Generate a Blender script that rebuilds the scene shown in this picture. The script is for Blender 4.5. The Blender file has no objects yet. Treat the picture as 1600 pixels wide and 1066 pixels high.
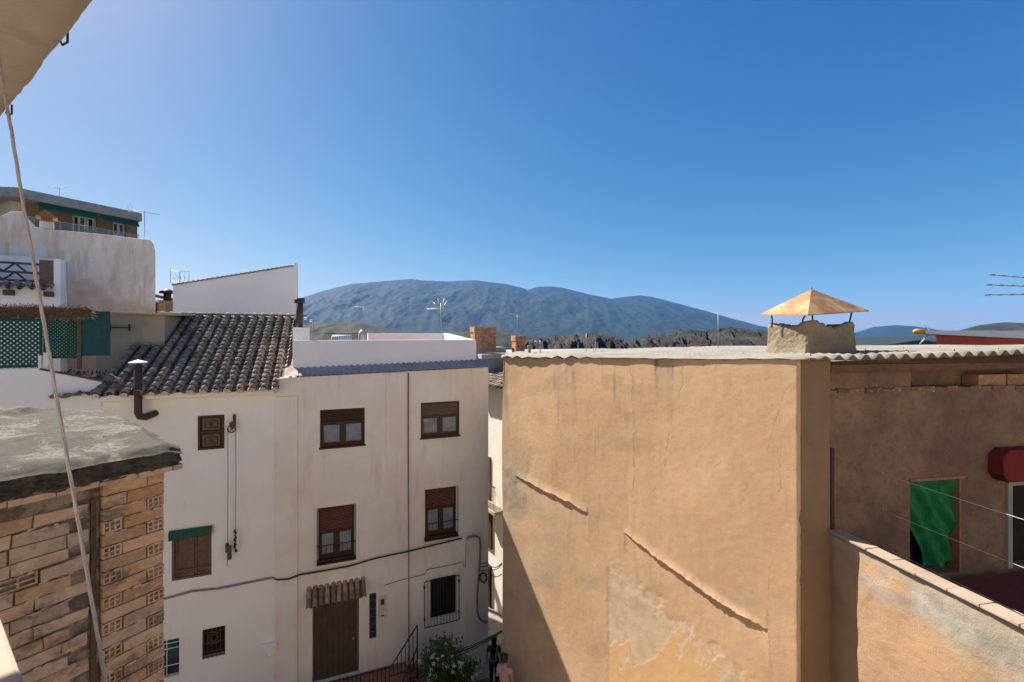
import bpy, math, random
import numpy as np
from mathutils import Vector, Matrix, noise as mnoise
R = math.radians
random.seed(7)
S = bpy.context.scene
COL = S.collection

# ------------------------------------------------------------------ camera, sky, sun, exposure
F, CX, HZ = 711.0, 800.0, 525.0          # focal length and horizon in photograph pixels
cam_d = bpy.data.cameras.new('camera'); cam = bpy.data.objects.new('camera', cam_d); COL.objects.link(cam)
cam_d.sensor_width = 36; cam_d.lens = F / 1600 * 36
cam.location = (0, 0, 0); cam.rotation_euler = (R(90), 0, 0)
cam_d.shift_y = -(533 - HZ) / 1600
cam_d.clip_start = .05; cam_d.clip_end = 60000
S.camera = cam
SUN_AZ, SUN_EL = 34.0, 45.0               # azimuth: degrees from -X towards +Y
sd = Vector((-math.cos(R(SUN_AZ)) * math.cos(R(SUN_EL)), math.sin(R(SUN_AZ)) * math.cos(R(SUN_EL)), math.sin(R(SUN_EL))))
sun_d = bpy.data.lights.new('sun', 'SUN'); sun = bpy.data.objects.new('sun', sun_d); COL.objects.link(sun)
sun.rotation_euler = sd.to_track_quat('Z', 'Y').to_euler()
sun_d.energy = 5.0; sun_d.angle = R(.53); sun_d.color = (1.0, .93, .82)
W_ = bpy.data.worlds.new('World'); S.world = W_; W_.use_nodes = True
wn = W_.node_tree; bg = wn.nodes['Background']
sky = wn.nodes.new('ShaderNodeTexSky'); sky.sky_type = 'NISHITA'; sky.sun_disc = False
sky.sun_elevation = R(SUN_EL); sky.sun_rotation = R(-(90 - SUN_AZ)); sky.altitude = 1000
sky.air_density = 1.0; sky.dust_density = 1.15; sky.ozone_density = 10.0
sep = wn.nodes.new('ShaderNodeSeparateColor'); com = wn.nodes.new('ShaderNodeCombineColor'); wn.links.new(sky.outputs[0], sep.inputs[0])
for i, (k, g) in enumerate(((.60, 1.64), (.79, 1.08), (1.45, .63))):       # a clear, deep blue mountain sky: contrast of each channel
    pw = wn.nodes.new('ShaderNodeMath'); pw.operation = 'POWER'; pw.inputs[1].default_value = g; wn.links.new(sep.outputs[i], pw.inputs[0])
    ml = wn.nodes.new('ShaderNodeMath'); ml.operation = 'MULTIPLY'; ml.inputs[1].default_value = k; wn.links.new(pw.outputs[0], ml.inputs[0]); wn.links.new(ml.outputs[0], com.inputs[i])
wn.links.new(com.outputs[0], bg.inputs[0]); bg.inputs[1].default_value = .060
S.view_settings.view_transform = 'Standard'; S.view_settings.look = 'None'
S.view_settings.exposure = 1.36; S.view_settings.gamma = 1
S.cycles.volume_bounces = 0; S.cycles.max_bounces = 6; S.cycles.diffuse_bounces = 5

# ------------------------------------------------------------------ helpers: placing
def ray(u, v, Y):                          # the world point seen at photograph pixel (u, v) at depth Y
    return Vector(((u - CX) / F * Y, Y, -(v - HZ) / F * Y))
class Frame:
    """a vertical facade plane: origin o (x, y), unit direction d; local x along, local y into the building"""
    def __init__(s, o, d):
        s.o = Vector((o[0], o[1])); d = Vector(d); d.normalize(); s.d = d; s.n = Vector((-d.y, d.x)); s.rz = math.atan2(d.y, d.x)
    def tz(s, u, v, back=0):               # local (x, z) of pixel on the plane moved back
        k = (u - CX) / F; o = s.o + s.n * back
        t = (k * o.y - o.x) / (s.d.x - k * s.d.y); Y = o.y + t * s.d.y
        return t, -(v - HZ) / F * Y
    def w(s, x, y, z):
        p = s.o + s.d * x + s.n * y; return Vector((p.x, p.y, z))
    def rect(s, u0, u1, v0, v1, back=0):   # v0, v1 at the middle column
        um = (u0 + u1) / 2
        return s.tz(u0, v0, back)[0], s.tz(u1, v0, back)[0], s.tz(um, v1, back)[1], s.tz(um, v0, back)[1]

# ------------------------------------------------------------------ helpers: meshes
class MB:
    def __init__(s): s.v = []; s.f = []; s.c = []; s.sm = []
    def add(s, vs, fs, c=None, smooth=False):
        b = len(s.v); s.v += [tuple(p) for p in vs]
        for f in fs: s.f.append([b + i for i in f]); s.c.append(c); s.sm.append(smooth)
        return s
    def box(s, x0, y0, z0, x1, y1, z1, c=None, j=0):
        q = [(x, y, z) for x in (x0, x1) for y in (y0, y1) for z in (z0, z1)]
        if j: q = [(a + random.uniform(-j, j), b + random.uniform(-j, j), d + random.uniform(-j, j)) for a, b, d in q]
        return s.add(q, [(0,1,3,2),(4,6,7,5),(0,4,5,1),(2,3,7,6),(0,2,6,4),(1,5,7,3)], c)
    def prism(s, pts, z0, z1, c=None):     # polygon of (x, y) raised from z0 to z1 (numbers or per-vertex lists)
        n = len(pts); a = z0 if isinstance(z0, (list, tuple)) else [z0] * n; b = z1 if isinstance(z1, (list, tuple)) else [z1] * n
        vs = [(p[0], p[1], a[i]) for i, p in enumerate(pts)] + [(p[0], p[1], b[i]) for i, p in enumerate(pts)]
        return s.add(vs, [tuple(range(n))[::-1], tuple(range(n, 2*n))] + [(i, (i+1) % n, n + (i+1) % n, n + i) for i in range(n)], c)
    def xzprism(s, pts, y0, y1, c=None):   # polygon of (x, z) extruded from y0 to y1
        n = len(pts)
        vs = [(p[0], y0, p[1]) for p in pts] + [(p[0], y1, p[1]) for p in pts]
        return s.add(vs, [tuple(range(n)), tuple(range(n, 2*n))[::-1]] + [((i+1) % n, i, n + i, n + (i+1) % n) for i in range(n)], c)
    def tube(s, pts, r, n=8, c=None, smooth=True, caps=True):
        pts = [Vector(p) for p in pts]; rs = r if isinstance(r, (list, tuple)) else [r] * len(pts)
        vs = []; up = None
        for i, p in enumerate(pts):
            d = (pts[min(i+1, len(pts)-1)] - pts[max(i-1, 0)]).normalized()
            if up is None: up = Vector((0,0,1)) if abs(d.z) < .9 else Vector((1,0,0))
            a = d.cross(up).normalized(); b = a.cross(d); up = b
            for k in range(n):
                t = 2 * math.pi * k / n; vs.append(p + (a * math.cos(t) + b * math.sin(t)) * rs[i])
        fs = [(i*n + k, i*n + (k+1) % n, (i+1)*n + (k+1) % n, (i+1)*n + k) for i in range(len(pts)-1) for k in range(n)]
        s.add(vs, fs, c, smooth)
        if caps:
            b = len(s.v) - len(vs); m = len(vs)
            s.f.append([b + k for k in range(n)][::-1]); s.c.append(c); s.sm.append(False)
            s.f.append([b + m - n + k for k in range(n)]); s.c.append(c); s.sm.append(False)
        return s
    def build(s, name, mat, parent=None, bevel=0):
        me = bpy.data.meshes.new(name); me.from_pydata(s.v, [], s.f)
        if any(c is not None for c in s.c):
            at = me.color_attributes.new('tint', 'FLOAT_COLOR', 'CORNER'); buf = []
            for p, c in zip(me.polygons, s.c):
                c = c or (1,1,1); buf += [c[0], c[1], c[2], 1.0] * len(p.vertices)
            at.data.foreach_set('color', buf)
        if any(s.sm): me.polygons.foreach_set('use_smooth', s.sm)
        me.materials.append(mat)
        o = bpy.data.objects.new(name, me); COL.objects.link(o); o.parent = parent
        if bevel:
            m = o.modifiers.new('bevel', 'BEVEL'); m.width = bevel; m.segments = 2; m.limit_method = 'ANGLE'
        return o
def grid(name, P, mat, parent=None, smooth=True, attrs=None, keep=None):
    """P: array (n, m, 3); optional attrs {name: (n, m)}; keep: (n-1, m-1) bool"""
    n, m, _ = P.shape; idx = np.arange(n*m).reshape(n, m)
    q = np.stack([idx[:-1,:-1], idx[1:,:-1], idx[1:,1:], idx[:-1,1:]], -1).reshape(-1, 4)
    if keep is not None: q = q[keep.reshape(-1)]
    me = bpy.data.meshes.new(name); me.from_pydata(P.reshape(-1,3).tolist(), [], q.tolist())
    for k, a in (attrs or {}).items():
        at = me.attributes.new(k, 'FLOAT', 'POINT'); at.data.foreach_set('value', a.reshape(-1).astype(np.float32))
    if smooth: me.polygons.foreach_set('use_smooth', [True] * len(me.polygons))
    me.materials.append(mat)
    o = bpy.data.objects.new(name, me); COL.objects.link(o); o.parent = parent
    return o
def tag(o, label=None, cat=None, group=None, kind=None):
    if label: o['label'] = label
    if cat: o['category'] = cat
    if group: o['group'] = group
    if kind: o['kind'] = kind
    return o
def empty(name, loc, rz=0, label=None, cat=None, group=None):
    o = bpy.data.objects.new(name, None); COL.objects.link(o); o.location = loc; o.rotation_euler = (0, 0, rz)
    o.empty_display_size = .2
    return tag(o, label, cat, group)

# numpy value noise, used for plaster relief and for the shapes of stains
_rng = np.random.RandomState(3); _T = _rng.rand(256, 256)
def vn(x, y, o=0):
    x = np.asarray(x, float) + o * 17.3; y = np.asarray(y, float) + o * 9.1
    xi = np.floor(x).astype(int); yi = np.floor(y).astype(int); fx = x - xi; fy = y - yi
    fx = fx*fx*(3-2*fx); fy = fy*fy*(3-2*fy)
    g = lambda a, b: _T[a & 255, b & 255]
    return (g(xi,yi)*(1-fx)+g(xi+1,yi)*fx)*(1-fy) + (g(xi,yi+1)*(1-fx)+g(xi+1,yi+1)*fx)*fy
def fbm(x, y, oct=4, o=0, gain=.5):
    t = 0; a = 1; s = 0
    for k in range(oct):
        an = .5 + k*1.1 if np.ndim(y) and np.any(y) else 0; c_, s_ = math.cos(an), math.sin(an)
        t = t + a * vn((x*c_ - y*s_) * 2**k, (x*s_ + y*c_) * 2**k, o + k*3); s += a; a *= gain
    return t / s
def sstep(a, b, x): 
    t = np.clip((x - a) / (b - a), 0, 1); return t*t*(3-2*t)

# ------------------------------------------------------------------ helpers: materials
def lin(h):
    c = [int(h[i:i+2], 16) / 255 for i in (0, 2, 4)]
    return tuple((x/12.92 if x <= .04045 else ((x+.055)/1.055)**2.4) for x in c) + (1,)
class NT:
    def __init__(s, name):
        s.m = bpy.data.materials.new(name); s.m.use_nodes = True; s.t = s.m.node_tree; s.b = s.t.nodes['Principled BSDF']
        s.b.inputs['Roughness'].default_value = .9; s.b.inputs['Specular IOR Level'].default_value = .25
        s.co = s.t.nodes.new('ShaderNodeTexCoord').outputs['Object']
    def n(s, typ): return s.t.nodes.new('ShaderNode' + typ)
    def l(s, a, b): s.t.links.new(a, b)
    def setv(s, inp, v):
        if hasattr(v, 'is_linked'): s.l(v, inp)
        elif isinstance(v, (tuple, list)): inp.default_value = v if len(v) == len(inp.default_value) else tuple(v) + (1,)
        else: inp.default_value = v
    def noise(s, scale=1, vec=(1,1,1), detail=6, rough=.6, dist=0, off=0):
        mp = s.n('Mapping'); s.l(s.co, mp.inputs[0]); mp.inputs['Scale'].default_value = vec; mp.inputs['Location'].default_value = (off, off*.7, off*1.3)
        t = s.n('TexNoise'); s.l(mp.outputs[0], t.inputs['Vector']); t.inputs['Scale'].default_value = scale
        t.inputs['Detail'].default_value = detail; t.inputs['Roughness'].default_value = rough; t.inputs['Distortion'].default_value = dist
        return t.outputs[0]
    def vor(s, scale=1, vec=(1,1,1), feat='F1'):
        mp = s.n('Mapping'); s.l(s.co, mp.inputs[0]); mp.inputs['Scale'].default_value = vec
        t = s.n('TexVoronoi'); t.feature = feat; s.l(mp.outputs[0], t.inputs['Vector']); t.inputs['Scale'].default_value = scale
        return t.outputs['Distance']
    def ramp(s, x, a, b, lo=0., hi=1.):
        r = s.n('MapRange'); s.l(x, r.inputs[0]); r.inputs[1].default_value = a; r.inputs[2].default_value = b
        r.inputs[3].default_value = lo; r.inputs[4].default_value = hi; r.interpolation_type = 'SMOOTHSTEP'; return r.outputs[0]
    def math(s, op, a, b=0.):
        r = s.n('Math'); r.operation = op; s.setv(r.inputs[0], a); s.setv(r.inputs[1], b); return r.outputs[0]
    def mix(s, f, a, b, mode='MIX'):
        r = s.n('Mix'); r.data_type = 'RGBA'; r.blend_type = mode
        s.setv(r.inputs[0], f); s.setv(r.inputs[6], a); s.setv(r.inputs[7], b); return r.outputs[2]
    def attr(s, name):
        a = s.n('Attribute'); a.attribute_name = name; return a
    def col(s, c): s.setv(s.b.inputs['Base Color'], c); return s
    def bump(s, h, strength=.5, dist=.01):
        if not hasattr(s, 'last'): s.last = None
        b = s.n('Bump'); b.inputs['Strength'].default_value = strength; b.inputs['Distance'].default_value = dist
        s.l(h, b.inputs['Height'])
        if s.last: s.l(s.last, b.inputs['Normal'])
        s.last = b.outputs[0]; s.l(b.outputs[0], s.b.inputs['Normal']); return s
M = {}
def plaster(name, base, alt, stain, lo=.55, hi=.75, streak=.35, bump=.5, bscale=30, rough=.92, blotch=.6):
    t = NT(name)
    c = t.mix(t.ramp(t.noise(blotch, detail=5), .35, .68), base, alt)
    c = t.mix(t.math('MULTIPLY', t.ramp(t.noise(1.1, (2.4, 2.4, .45), detail=7, rough=.65, off=4), lo, hi), streak), c, stain)
    c = t.mix(t.ramp(t.noise(60, detail=3), .3, .75, 0, .22), c, tuple(x*.75 for x in base[:3]) + (1,))
    crisp = t.ramp(t.noise(.75, (1,1,1.3), detail=12, rough=.72, off=31), .555, .575)
    c = t.mix(t.math('MULTIPLY', crisp, .38), c, alt); c = t.mix(t.math('MULTIPLY', t.ramp(t.noise(2.3, detail=12, rough=.8, off=41), .62, .64), .35), c, stain)
    t.bump(crisp, .25, .004)
    t.col(c); t.b.inputs['Roughness'].default_value = rough
    t.bump(t.noise(1.6, detail=4), .35, .05); t.bump(t.noise(bscale, detail=6, rough=.7), bump, .006)
    M[name] = t.m; return t
def flat(name, base, alt=None, scale=8, rough=.8, metal=0, bump=.15, spec=.25):
    t = NT(name); alt = alt or tuple(x * .7 for x in base[:3]) + (1,)
    t.col(t.mix(t.ramp(t.noise(scale, detail=6), .35, .7), base, alt)); t.b.inputs['Roughness'].default_value = rough
    t.b.inputs['Metallic'].default_value = metal; t.b.inputs['Specular IOR Level'].default_value = spec
    t.bump(t.noise(scale * 5, detail=4), bump, .003); M[name] = t.m; return t
def tinted(name, base, alt, scale=6, rough=.9, bump=.5, bscale=40, dirt=None, lo=.5, hi=.7):
    """colour = base noise multiplied by each piece's own tint"""
    t = NT(name); a = t.attr('tint')
    c = t.mix(t.ramp(t.noise(scale, detail=7, rough=.7), .35, .7), base, alt)
    c = t.mix(1., c, a.outputs['Color'], 'MULTIPLY')
    if dirt: c = t.mix(t.ramp(t.noise(scale*.5, detail=8, rough=.75, off=3), lo, hi, 0, .85), c, dirt)
    t.col(c); t.b.inputs['Roughness'].default_value = rough; t.bump(t.noise(bscale, detail=5), bump, .005); M[name] = t.m; return t
V4 = lambda r, g, b: (r, g, b, 1)
t = plaster('white_tall', V4(.86,.795,.71), V4(.80,.70,.585), V4(.66,.49,.335), .5, .72, .55)
t = plaster('white_tiled', V4(.87,.83,.77), V4(.82,.77,.70), V4(.68,.54,.42), .56, .78, .4)
t = plaster('white_old2', V4(.82,.755,.68), V4(.70,.60,.49), V4(.60,.45,.31), .46, .62, .75)
sz_ = t.n('SeparateXYZ'); t.l(t.co, sz_.inputs[0])
hb = t.math('ADD', sz_.outputs[2], t.math('MULTIPLY', t.math('SUBTRACT', t.noise(.35, (1,1,1.4), detail=8, rough=.65, off=11), .5), 7.5))
old = t.b.inputs['Base Color'].links[0].from_socket
t.col(t.mix(t.ramp(hb, 2.2, 1.5, 0, .8), old, t.mix(t.ramp(t.noise(2, detail=7), .4, .6), V4(.66,.50,.36), V4(.55,.42,.31))))
plaster('white_clean', V4(.82,.81,.80), V4(.76,.75,.74), V4(.55,.52,.5), .6, .8, .25, bump=.25)
plaster('white_old', V4(.80,.76,.70), V4(.70,.62,.53), V4(.58,.42,.28), .47, .66, .75)
plaster('white_sunlit', V4(.74,.72,.67), V4(.66,.62,.55), V4(.5,.45,.38), .6, .8, .3)
plaster('cream_render', V4(.86,.76,.62), V4(.80,.69,.55), V4(.6,.48,.36), .6, .8, .3)
plaster('tan_wall', V4(.40,.33,.25), V4(.33,.27,.2), V4(.2,.16,.12), .5, .7, .5)
plaster('ochre_wall', V4(.62,.42,.2), V4(.55,.36,.18), V4(.4,.28,.16), .5, .7, .3)
plaster('grey_wall', V4(.34,.32,.29), V4(.26,.24,.22), V4(.16,.14,.12), .5, .7, .4)
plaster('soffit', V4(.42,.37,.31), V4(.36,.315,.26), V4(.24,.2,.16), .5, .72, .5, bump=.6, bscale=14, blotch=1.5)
plaster('ledge', V4(.42,.315,.25), V4(.38,.28,.22), V4(.3,.22,.17), .55, .8, .3, bscale=60)
plaster('plug', V4(.62,.53,.42), V4(.5,.42,.33), V4(.3,.24,.18), .5, .7, .5, bump=.8)
plaster('cement', V4(.24,.225,.20), V4(.17,.16,.14), V4(.10,.09,.075), .45, .7, .5, bump=.8)
flat('dark_wood', V4(.075,.038,.024), V4(.05,.026,.018), 14, .55)
flat('brown_metal', V4(.09,.05,.035), V4(.06,.035,.026), 10, .5)
flat('shutter_red', V4(.15,.06,.035), V4(.11,.045,.03), 6, .6)
flat('shutter_brown', V4(.17,.115,.085), V4(.13,.085,.06), 6, .6)
flat('door_brown', V4(.105,.072,.048), V4(.08,.052,.034), 3, .55)
flat('wood_shutter', V4(.17,.11,.065), V4(.12,.075,.045), 9, .7)
flat('curtain', V4(.30,.31,.32), V4(.20,.22,.23), 5, .9)
flat('black_iron', V4(.03,.027,.025), V4(.07,.035,.02), 25, .6, .3)
flat('white_paint', V4(.75,.75,.74), V4(.62,.62,.6), 6, .6)
flat('dark_inside', V4(.02,.018,.016), V4(.014,.012,.011), 3, .9)
flat('cable_black', V4(.05,.043,.038), V4(.03,.028,.026), 9, .7)
flat('cable_grey', V4(.26,.22,.19), V4(.2,.17,.15), 9, .8)
flat('rust_metal', V4(.17,.085,.05), V4(.10,.05,.035), 12, .7, .2)
flat('pipe_brown', V4(.075,.045,.038), V4(.05,.03,.026), 12, .5)
flat('galvanised', V4(.5,.5,.5), V4(.38,.38,.38), 12, .5, .5)
flat('aerial', V4(.42,.41,.4), V4(.25,.24,.23), 12, .5, .5)
flat('green_blind', V4(.03,.10,.065), V4(.022,.075,.05), 9, .8)
flat('green_lattice', V4(.012,.075,.052), V4(.008,.055,.042), 9, .7)
flat('green_panel', V4(.018,.075,.075), V4(.013,.055,.058), 9, .7)
flat('red_paint', V4(.17,.022,.018), V4(.12,.018,.015), 7, .9, bump=.6)
flat('red_pale', V4(.50,.11,.085), V4(.40,.085,.07), 3, .7)
flat('red_floor', V4(.16,.035,.025), V4(.11,.028,.02), 3, .6)
flat('yellow_plastic', V4(.75,.32,.02), V4(.6,.24,.02), 5, .5)
flat('brick_front', V4(.31,.19,.125), V4(.25,.15,.10), 6, .9)
flat('cream_front', V4(.66,.6,.5), V4(.58,.52,.43), 4, .9)
flat('awning_green', V4(.015,.10,.07), V4(.012,.08,.055), 4, .8)
flat('roof_grey', V4(.35,.34,.33), V4(.27,.26,.25), 2, .9)
flat('reed', V4(.24,.17,.115), V4(.1,.07,.045), 30, .95, bump=.8)
flat('rope', V4(.42,.36,.33), V4(.34,.29,.27), 60, .95, bump=.6)
flat('line_white', V4(.6,.58,.56), V4(.5,.48,.46), 9, .7)
flat('clay_red', V4(.34,.16,.09), V4(.24,.11,.06), 12, .9)
flat('skin', V4(.42,.24,.17), V4(.38,.21,.15), 4, .6)
flat('hair_black', V4(.018,.013,.011), V4(.03,.02,.016), 40, .5, bump=.5)
flat('hair_brown', V4(.07,.035,.022), V4(.045,.024,.016), 40, .5, bump=.5)
flat('top_pink', V4(.5,.3,.26), V4(.42,.25,.22), 6, .9)
flat('top_dark', V4(.09,.07,.08), V4(.06,.05,.06), 6, .9)
flat('jeans', V4(.035,.045,.075), V4(.025,.03,.055), 6, .9)
flat('strap', V4(.55,.53,.5), V4(.45,.43,.4), 6, .8)
flat('petal', V4(.72,.7,.68), V4(.6,.55,.55), 6, .7)
flat('bark', V4(.12,.085,.055), V4(.07,.05,.035), 20, .9)
flat('stone', V4(.30,.27,.23), V4(.2,.18,.15), 3, .9)
t = flat('glass', V4(.035,.042,.05), V4(.03,.035,.04), 2, .08, spec=.7)
tinted('tile', V4(.34,.295,.245), V4(.205,.178,.148), 5, .92, .6, 30, V4(.09,.08,.068), .5, .68)
tinted('tile_clay', V4(.36,.25,.18), V4(.24,.17,.12), 8, .92, .5, 30)
tinted('brick', V4(.54,.41,.295), V4(.40,.285,.195), 7, .92, .9, 60, V4(.17,.125,.095), .50, .66)
_b = M['brick'].node_tree; _p = _b.nodes['Principled BSDF']; _old = _p.inputs['Base Color'].links[0].from_socket; t.m, t.t, t.b = M['brick'], _b, _p
t.co = [n for n in _b.nodes if n.bl_idname == 'ShaderNodeTexCoord'][0].outputs['Object']
t.col(t.mix(t.ramp(t.noise(16, (1,1,1.6), detail=10, rough=.8, off=21), .55, .62, 0, .75), _old, V4(.50,.44,.37)))
tinted('mixed', V4(1,1,1), V4(.8,.8,.8), 6, .9, .4, 30)
t = NT('leaf'); a = t.attr('tint'); t.col(t.mix(1., V4(.055,.10,.035), a.outputs['Color'], 'MULTIPLY')); t.b.inputs['Roughness'].default_value = .5; M['leaf'] = t.m
t = NT('mortar'); t.col(t.mix(t.ramp(t.noise(9), .4, .6), V4(.30,.245,.195), V4(.13,.10,.08))); t.bump(t.noise(50), .8, .01); M['mortar'] = t.m

# ================================================================== THE SETTING: ground, hills, mountains, rocks
def ground_z(x, y):
    y = np.asarray(y, float); r = np.hypot(x, y)
    near = np.interp(y, [-20, 5, 11.7, 15.2, 22, 40], [-8.2, -9.1, -9.85, -11.65, -12.1, -13.0])
    far = np.interp(r, [40, 300, 1200, 3000, 30000], [-13, -24, -34, -45, -45])
    return np.where(r < 40, near, np.minimum(near, far))
ph = np.concatenate([np.linspace(0, 2*np.pi, 97)])
rr = np.concatenate([np.linspace(0, 40, 81), np.geomspace(44, 26000, 60)])
RR, PH = np.meshgrid(rr, ph, indexing='ij'); GX = RR*np.cos(PH); GY = RR*np.sin(PH)
t = NT('ground_mat')
c = t.mix(t.ramp(t.noise(.004, detail=8), .42, .6), V4(.04,.045,.022), V4(.10,.08,.05))
c = t.mix(t.ramp(t.noise(.3, detail=8), .4, .6, 0, .5), c, V4(.16,.15,.13)); t.col(c); t.bump(t.noise(3), .6, .05); M['ground_mat'] = t.m
tag(grid('ground', np.stack([GX, GY, ground_z(GX, GY)], -1), M['ground_mat']), 'sloping street and valley floor running out to the hills', kind='structure')
t = NT('street'); t.col(t.mix(t.ramp(t.noise(3, detail=8), .4, .65), V4(.24,.215,.19), V4(.17,.15,.13))); t.bump(t.noise(20), .5, .01)
vv = t.vor(2.2); t.bump(vv, .4, .03); M['street'] = t.m
ys = np.linspace(4, 24, 81); xs = np.linspace(-9, 3.2, 25); XX, YY = np.meshgrid(xs, ys, indexing='ij')
tag(grid('alley_paving', np.stack([XX, YY, ground_z(XX, YY) + .03], -1)[:, :, :], M['street']), 'grey cobbled alley paving stepping down between the houses', kind='structure')

def terrain(name, prof, Y0, Y1, Y2, mat, seed, rough=.16, base=-45, n=220, m=70, label='', ridges=9.0):
    """hills whose crest runs at depth Y1; prof: (u, v) of the crest; the foot lies at Y0 in front, Y2 behind"""
    us = np.linspace(prof[0][0], prof[-1][0], n); vs = np.interp(us, [p[0] for p in prof], [p[1] for p in prof])
    d = np.concatenate([np.linspace(0, 1, m), np.linspace(1.02, 1.6, 14)])
    U, D = np.meshgrid(us, d, indexing='ij'); V = np.repeat(vs[:, None], len(d), 1)
    Yd = np.where(D <= 1, Y0 + (Y1 - Y0) * D, Y1 + (Y2 - Y1) * (D - 1) / .6)
    H = (HZ - V) / F * Y1
    k = U / 1600 * ridges * 4
    rdg = 1 - np.abs(fbm(k + 1.2*fbm(k*.6, D*3, 3, seed+5), D * 3.2, 5, seed) * 2 - 1) * 1.0
    fine = fbm(k*4, D*14, 4, seed + 2)
    gul = 1 - np.abs(fbm(k*3.2 + 1.5*fbm(k*1.5, D*4, 3, seed+7), D*2.2, 4, seed+8)*2 - 1)
    shape = np.where(D <= 1, D ** 1.15, np.clip(1 - (D - 1) / .6, 0, 1))
    env = np.where(D <= 1, np.sin(np.clip(D, 0, 1) * np.pi) ** .7, 0)
    Z = base + (H - base) * shape + (H - base) * env * ((rdg - .72) * rough * 1.9 + (gul - .7) * rough * .32 + (fine - .5) * rough * .4)
    Z = Z + (fine - .5) * (H - base) * .012
    X = (U - CX) / F * Y1 * (Yd / Y1) ** .55
    return tag(grid(name, np.stack([X, Yd, Z], -1), mat), label, kind='structure')
t = NT('mountain'); c = t.mix(t.ramp(t.noise(.0012, detail=9, rough=.65), .42, .62), V4(.005,.012,.006), V4(.010,.014,.008))
c = t.mix(t.ramp(t.noise(.006, detail=8, rough=.75, off=3), .5, .62, 0, .8), c, V4(.012,.02,.01))
c = t.mix(t.ramp(t.noise(.0028, detail=9, rough=.7, off=9), .66, .72, 0, .7), c, V4(.03,.032,.028)); t.col(c); t.bump(t.noise(.012, detail=8), .8, 25); M['mountain'] = t.m
t = NT('scrub'); c = t.mix(t.ramp(t.noise(.02, detail=8), .42, .6), V4(.016,.021,.010), V4(.042,.036,.022))
c = t.mix(t.ramp(t.noise(.15, detail=6, rough=.8), .5, .6, 0, .85), c, V4(.012,.018,.009)); t.col(c); t.bump(t.noise(.2), .8, 2); M['scrub'] = t.m
terrain('mountain_range', [(120,520),(250,500),(330,492),(400,483),(470,466),(500,456),(550,443.5),(600,439.5),(640,436),(665,438.5),(700,440),(740,438),(790,443.5),(812,449),(825,453),(838,449),(860,447.5),(880,450),(920,460),(955,467),(975,464),(1000,461.5),(1020,464),(1050,472),(1100,485),(1150,500),(1200,515),(1260,527),(1330,533)],
        3600, 7200, 9500, M['mountain'], 3, label='long blue mountain range across the valley', rough=.08, n=620, m=150)
terrain('distant_hill', [(1230,532),(1300,528),(1340,519),(1365,511),(1400,508),(1430,510),(1470,517),(1560,526),(1700,532)], 3800, 5600, 7000, M['mountain'], 21, label='low distant blue hill right of the cowled chimney', n=90, m=30)
terrain('near_hill', [(1440,531),(1470,527),(1500,516),(1530,508),(1570,503.5),(1600,505),(1700,498),(1900,505)], 700, 1150, 1500, M['scrub'], 31, label='scrubby hill slope at the right edge', n=120, m=40, base=-34)
terrain('valley_slope', [(1200,536),(1300,530),(1400,526),(1480,521),(1600,527),(1800,530)], 900, 1900, 2400, M['scrub'], 41, label='green valley slope below the distant hill', n=120, m=40, base=-40)
terrain('valley_hill', [(150,500),(230,468),(300,470),(400,490),(455,512),(478,508),(500,506),(525,502.5),(560,504),(590,512),(625,518),(680,521),(760,516),(800,522),(850,530),(900,536)], 380, 620, 900, M['scrub'], 51, label='low scrub covered hill beyond the roof terrace', n=200, m=60, base=-26)
# the rocky gorge rim behind the tan building
t = NT('cliff'); c = t.mix(t.ramp(t.noise(.05, detail=8, rough=.7), .4, .62), V4(.022,.021,.02), V4(.062,.053,.043))
c = t.mix(t.ramp(t.noise(.3, (1,1,.35), detail=8, rough=.8), .5, .65, 0, .8), c, V4(.01,.01,.01))
c = t.mix(t.ramp(t.noise(.12, detail=6, off=7), .58, .66, 0, .7), c, V4(.03,.036,.018)); t.col(c); t.bump(t.noise(.35, (1,1,.4), detail=9, rough=.75), 1., 3); M['cliff'] = t.m
prof = [(770,560),(800,550),(820,532),(850,525),(890,522),(905,522),(920,517),(940,520),(955,524),(965,529),(985,528),(1010,526),(1025,520),(1040,521),(1060,518),(1070,512),(1085,514),(1110,517),(1125,511),(1145,511),(1165,514),(1195,517),(1225,522),(1260,530),(1300,540)]
n, m = 420, 70
us = np.linspace(770, 1300, n); vs = np.interp(us, [p[0] for p in prof], [p[1] for p in prof])
U, D = np.meshgrid(us, np.linspace(0, 1.25, m), indexing='ij'); V = np.repeat(vs[:, None], m, 1); Y1 = 420.
H = (HZ - V) / F * Y1 - 1.5
cols = fbm(U/14, D*2, 4, 60); big = fbm(U/60, D*1.2, 3, 64)
Dc = np.clip(D, 0, 1); crag = (1 - np.abs(fbm(U/9, D*4, 5, 70)*2 - 1)) 
Z = -34 + (H + 34) * (Dc ** .55) + (D <= 1) * (crag - .7) * 9 * np.sin(Dc*np.pi)**.5 + (fbm(U/4.5, D*9, 4, 80) - .42) * 4 * (.5 + .5*Dc)
Z = np.where(D > 1, Z - (D-1)*60, Z)
Yd = 345 + 75*D + (cols - .5)*46*(1-.4*Dc) + (big - .5)*50
tag(grid('rocky_ridge', np.stack([(U - CX)/F*Y1, Yd, Z], -1), M['cliff'], smooth=False), 'dark craggy rock ridge behind the tan building', kind='structure')

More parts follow.
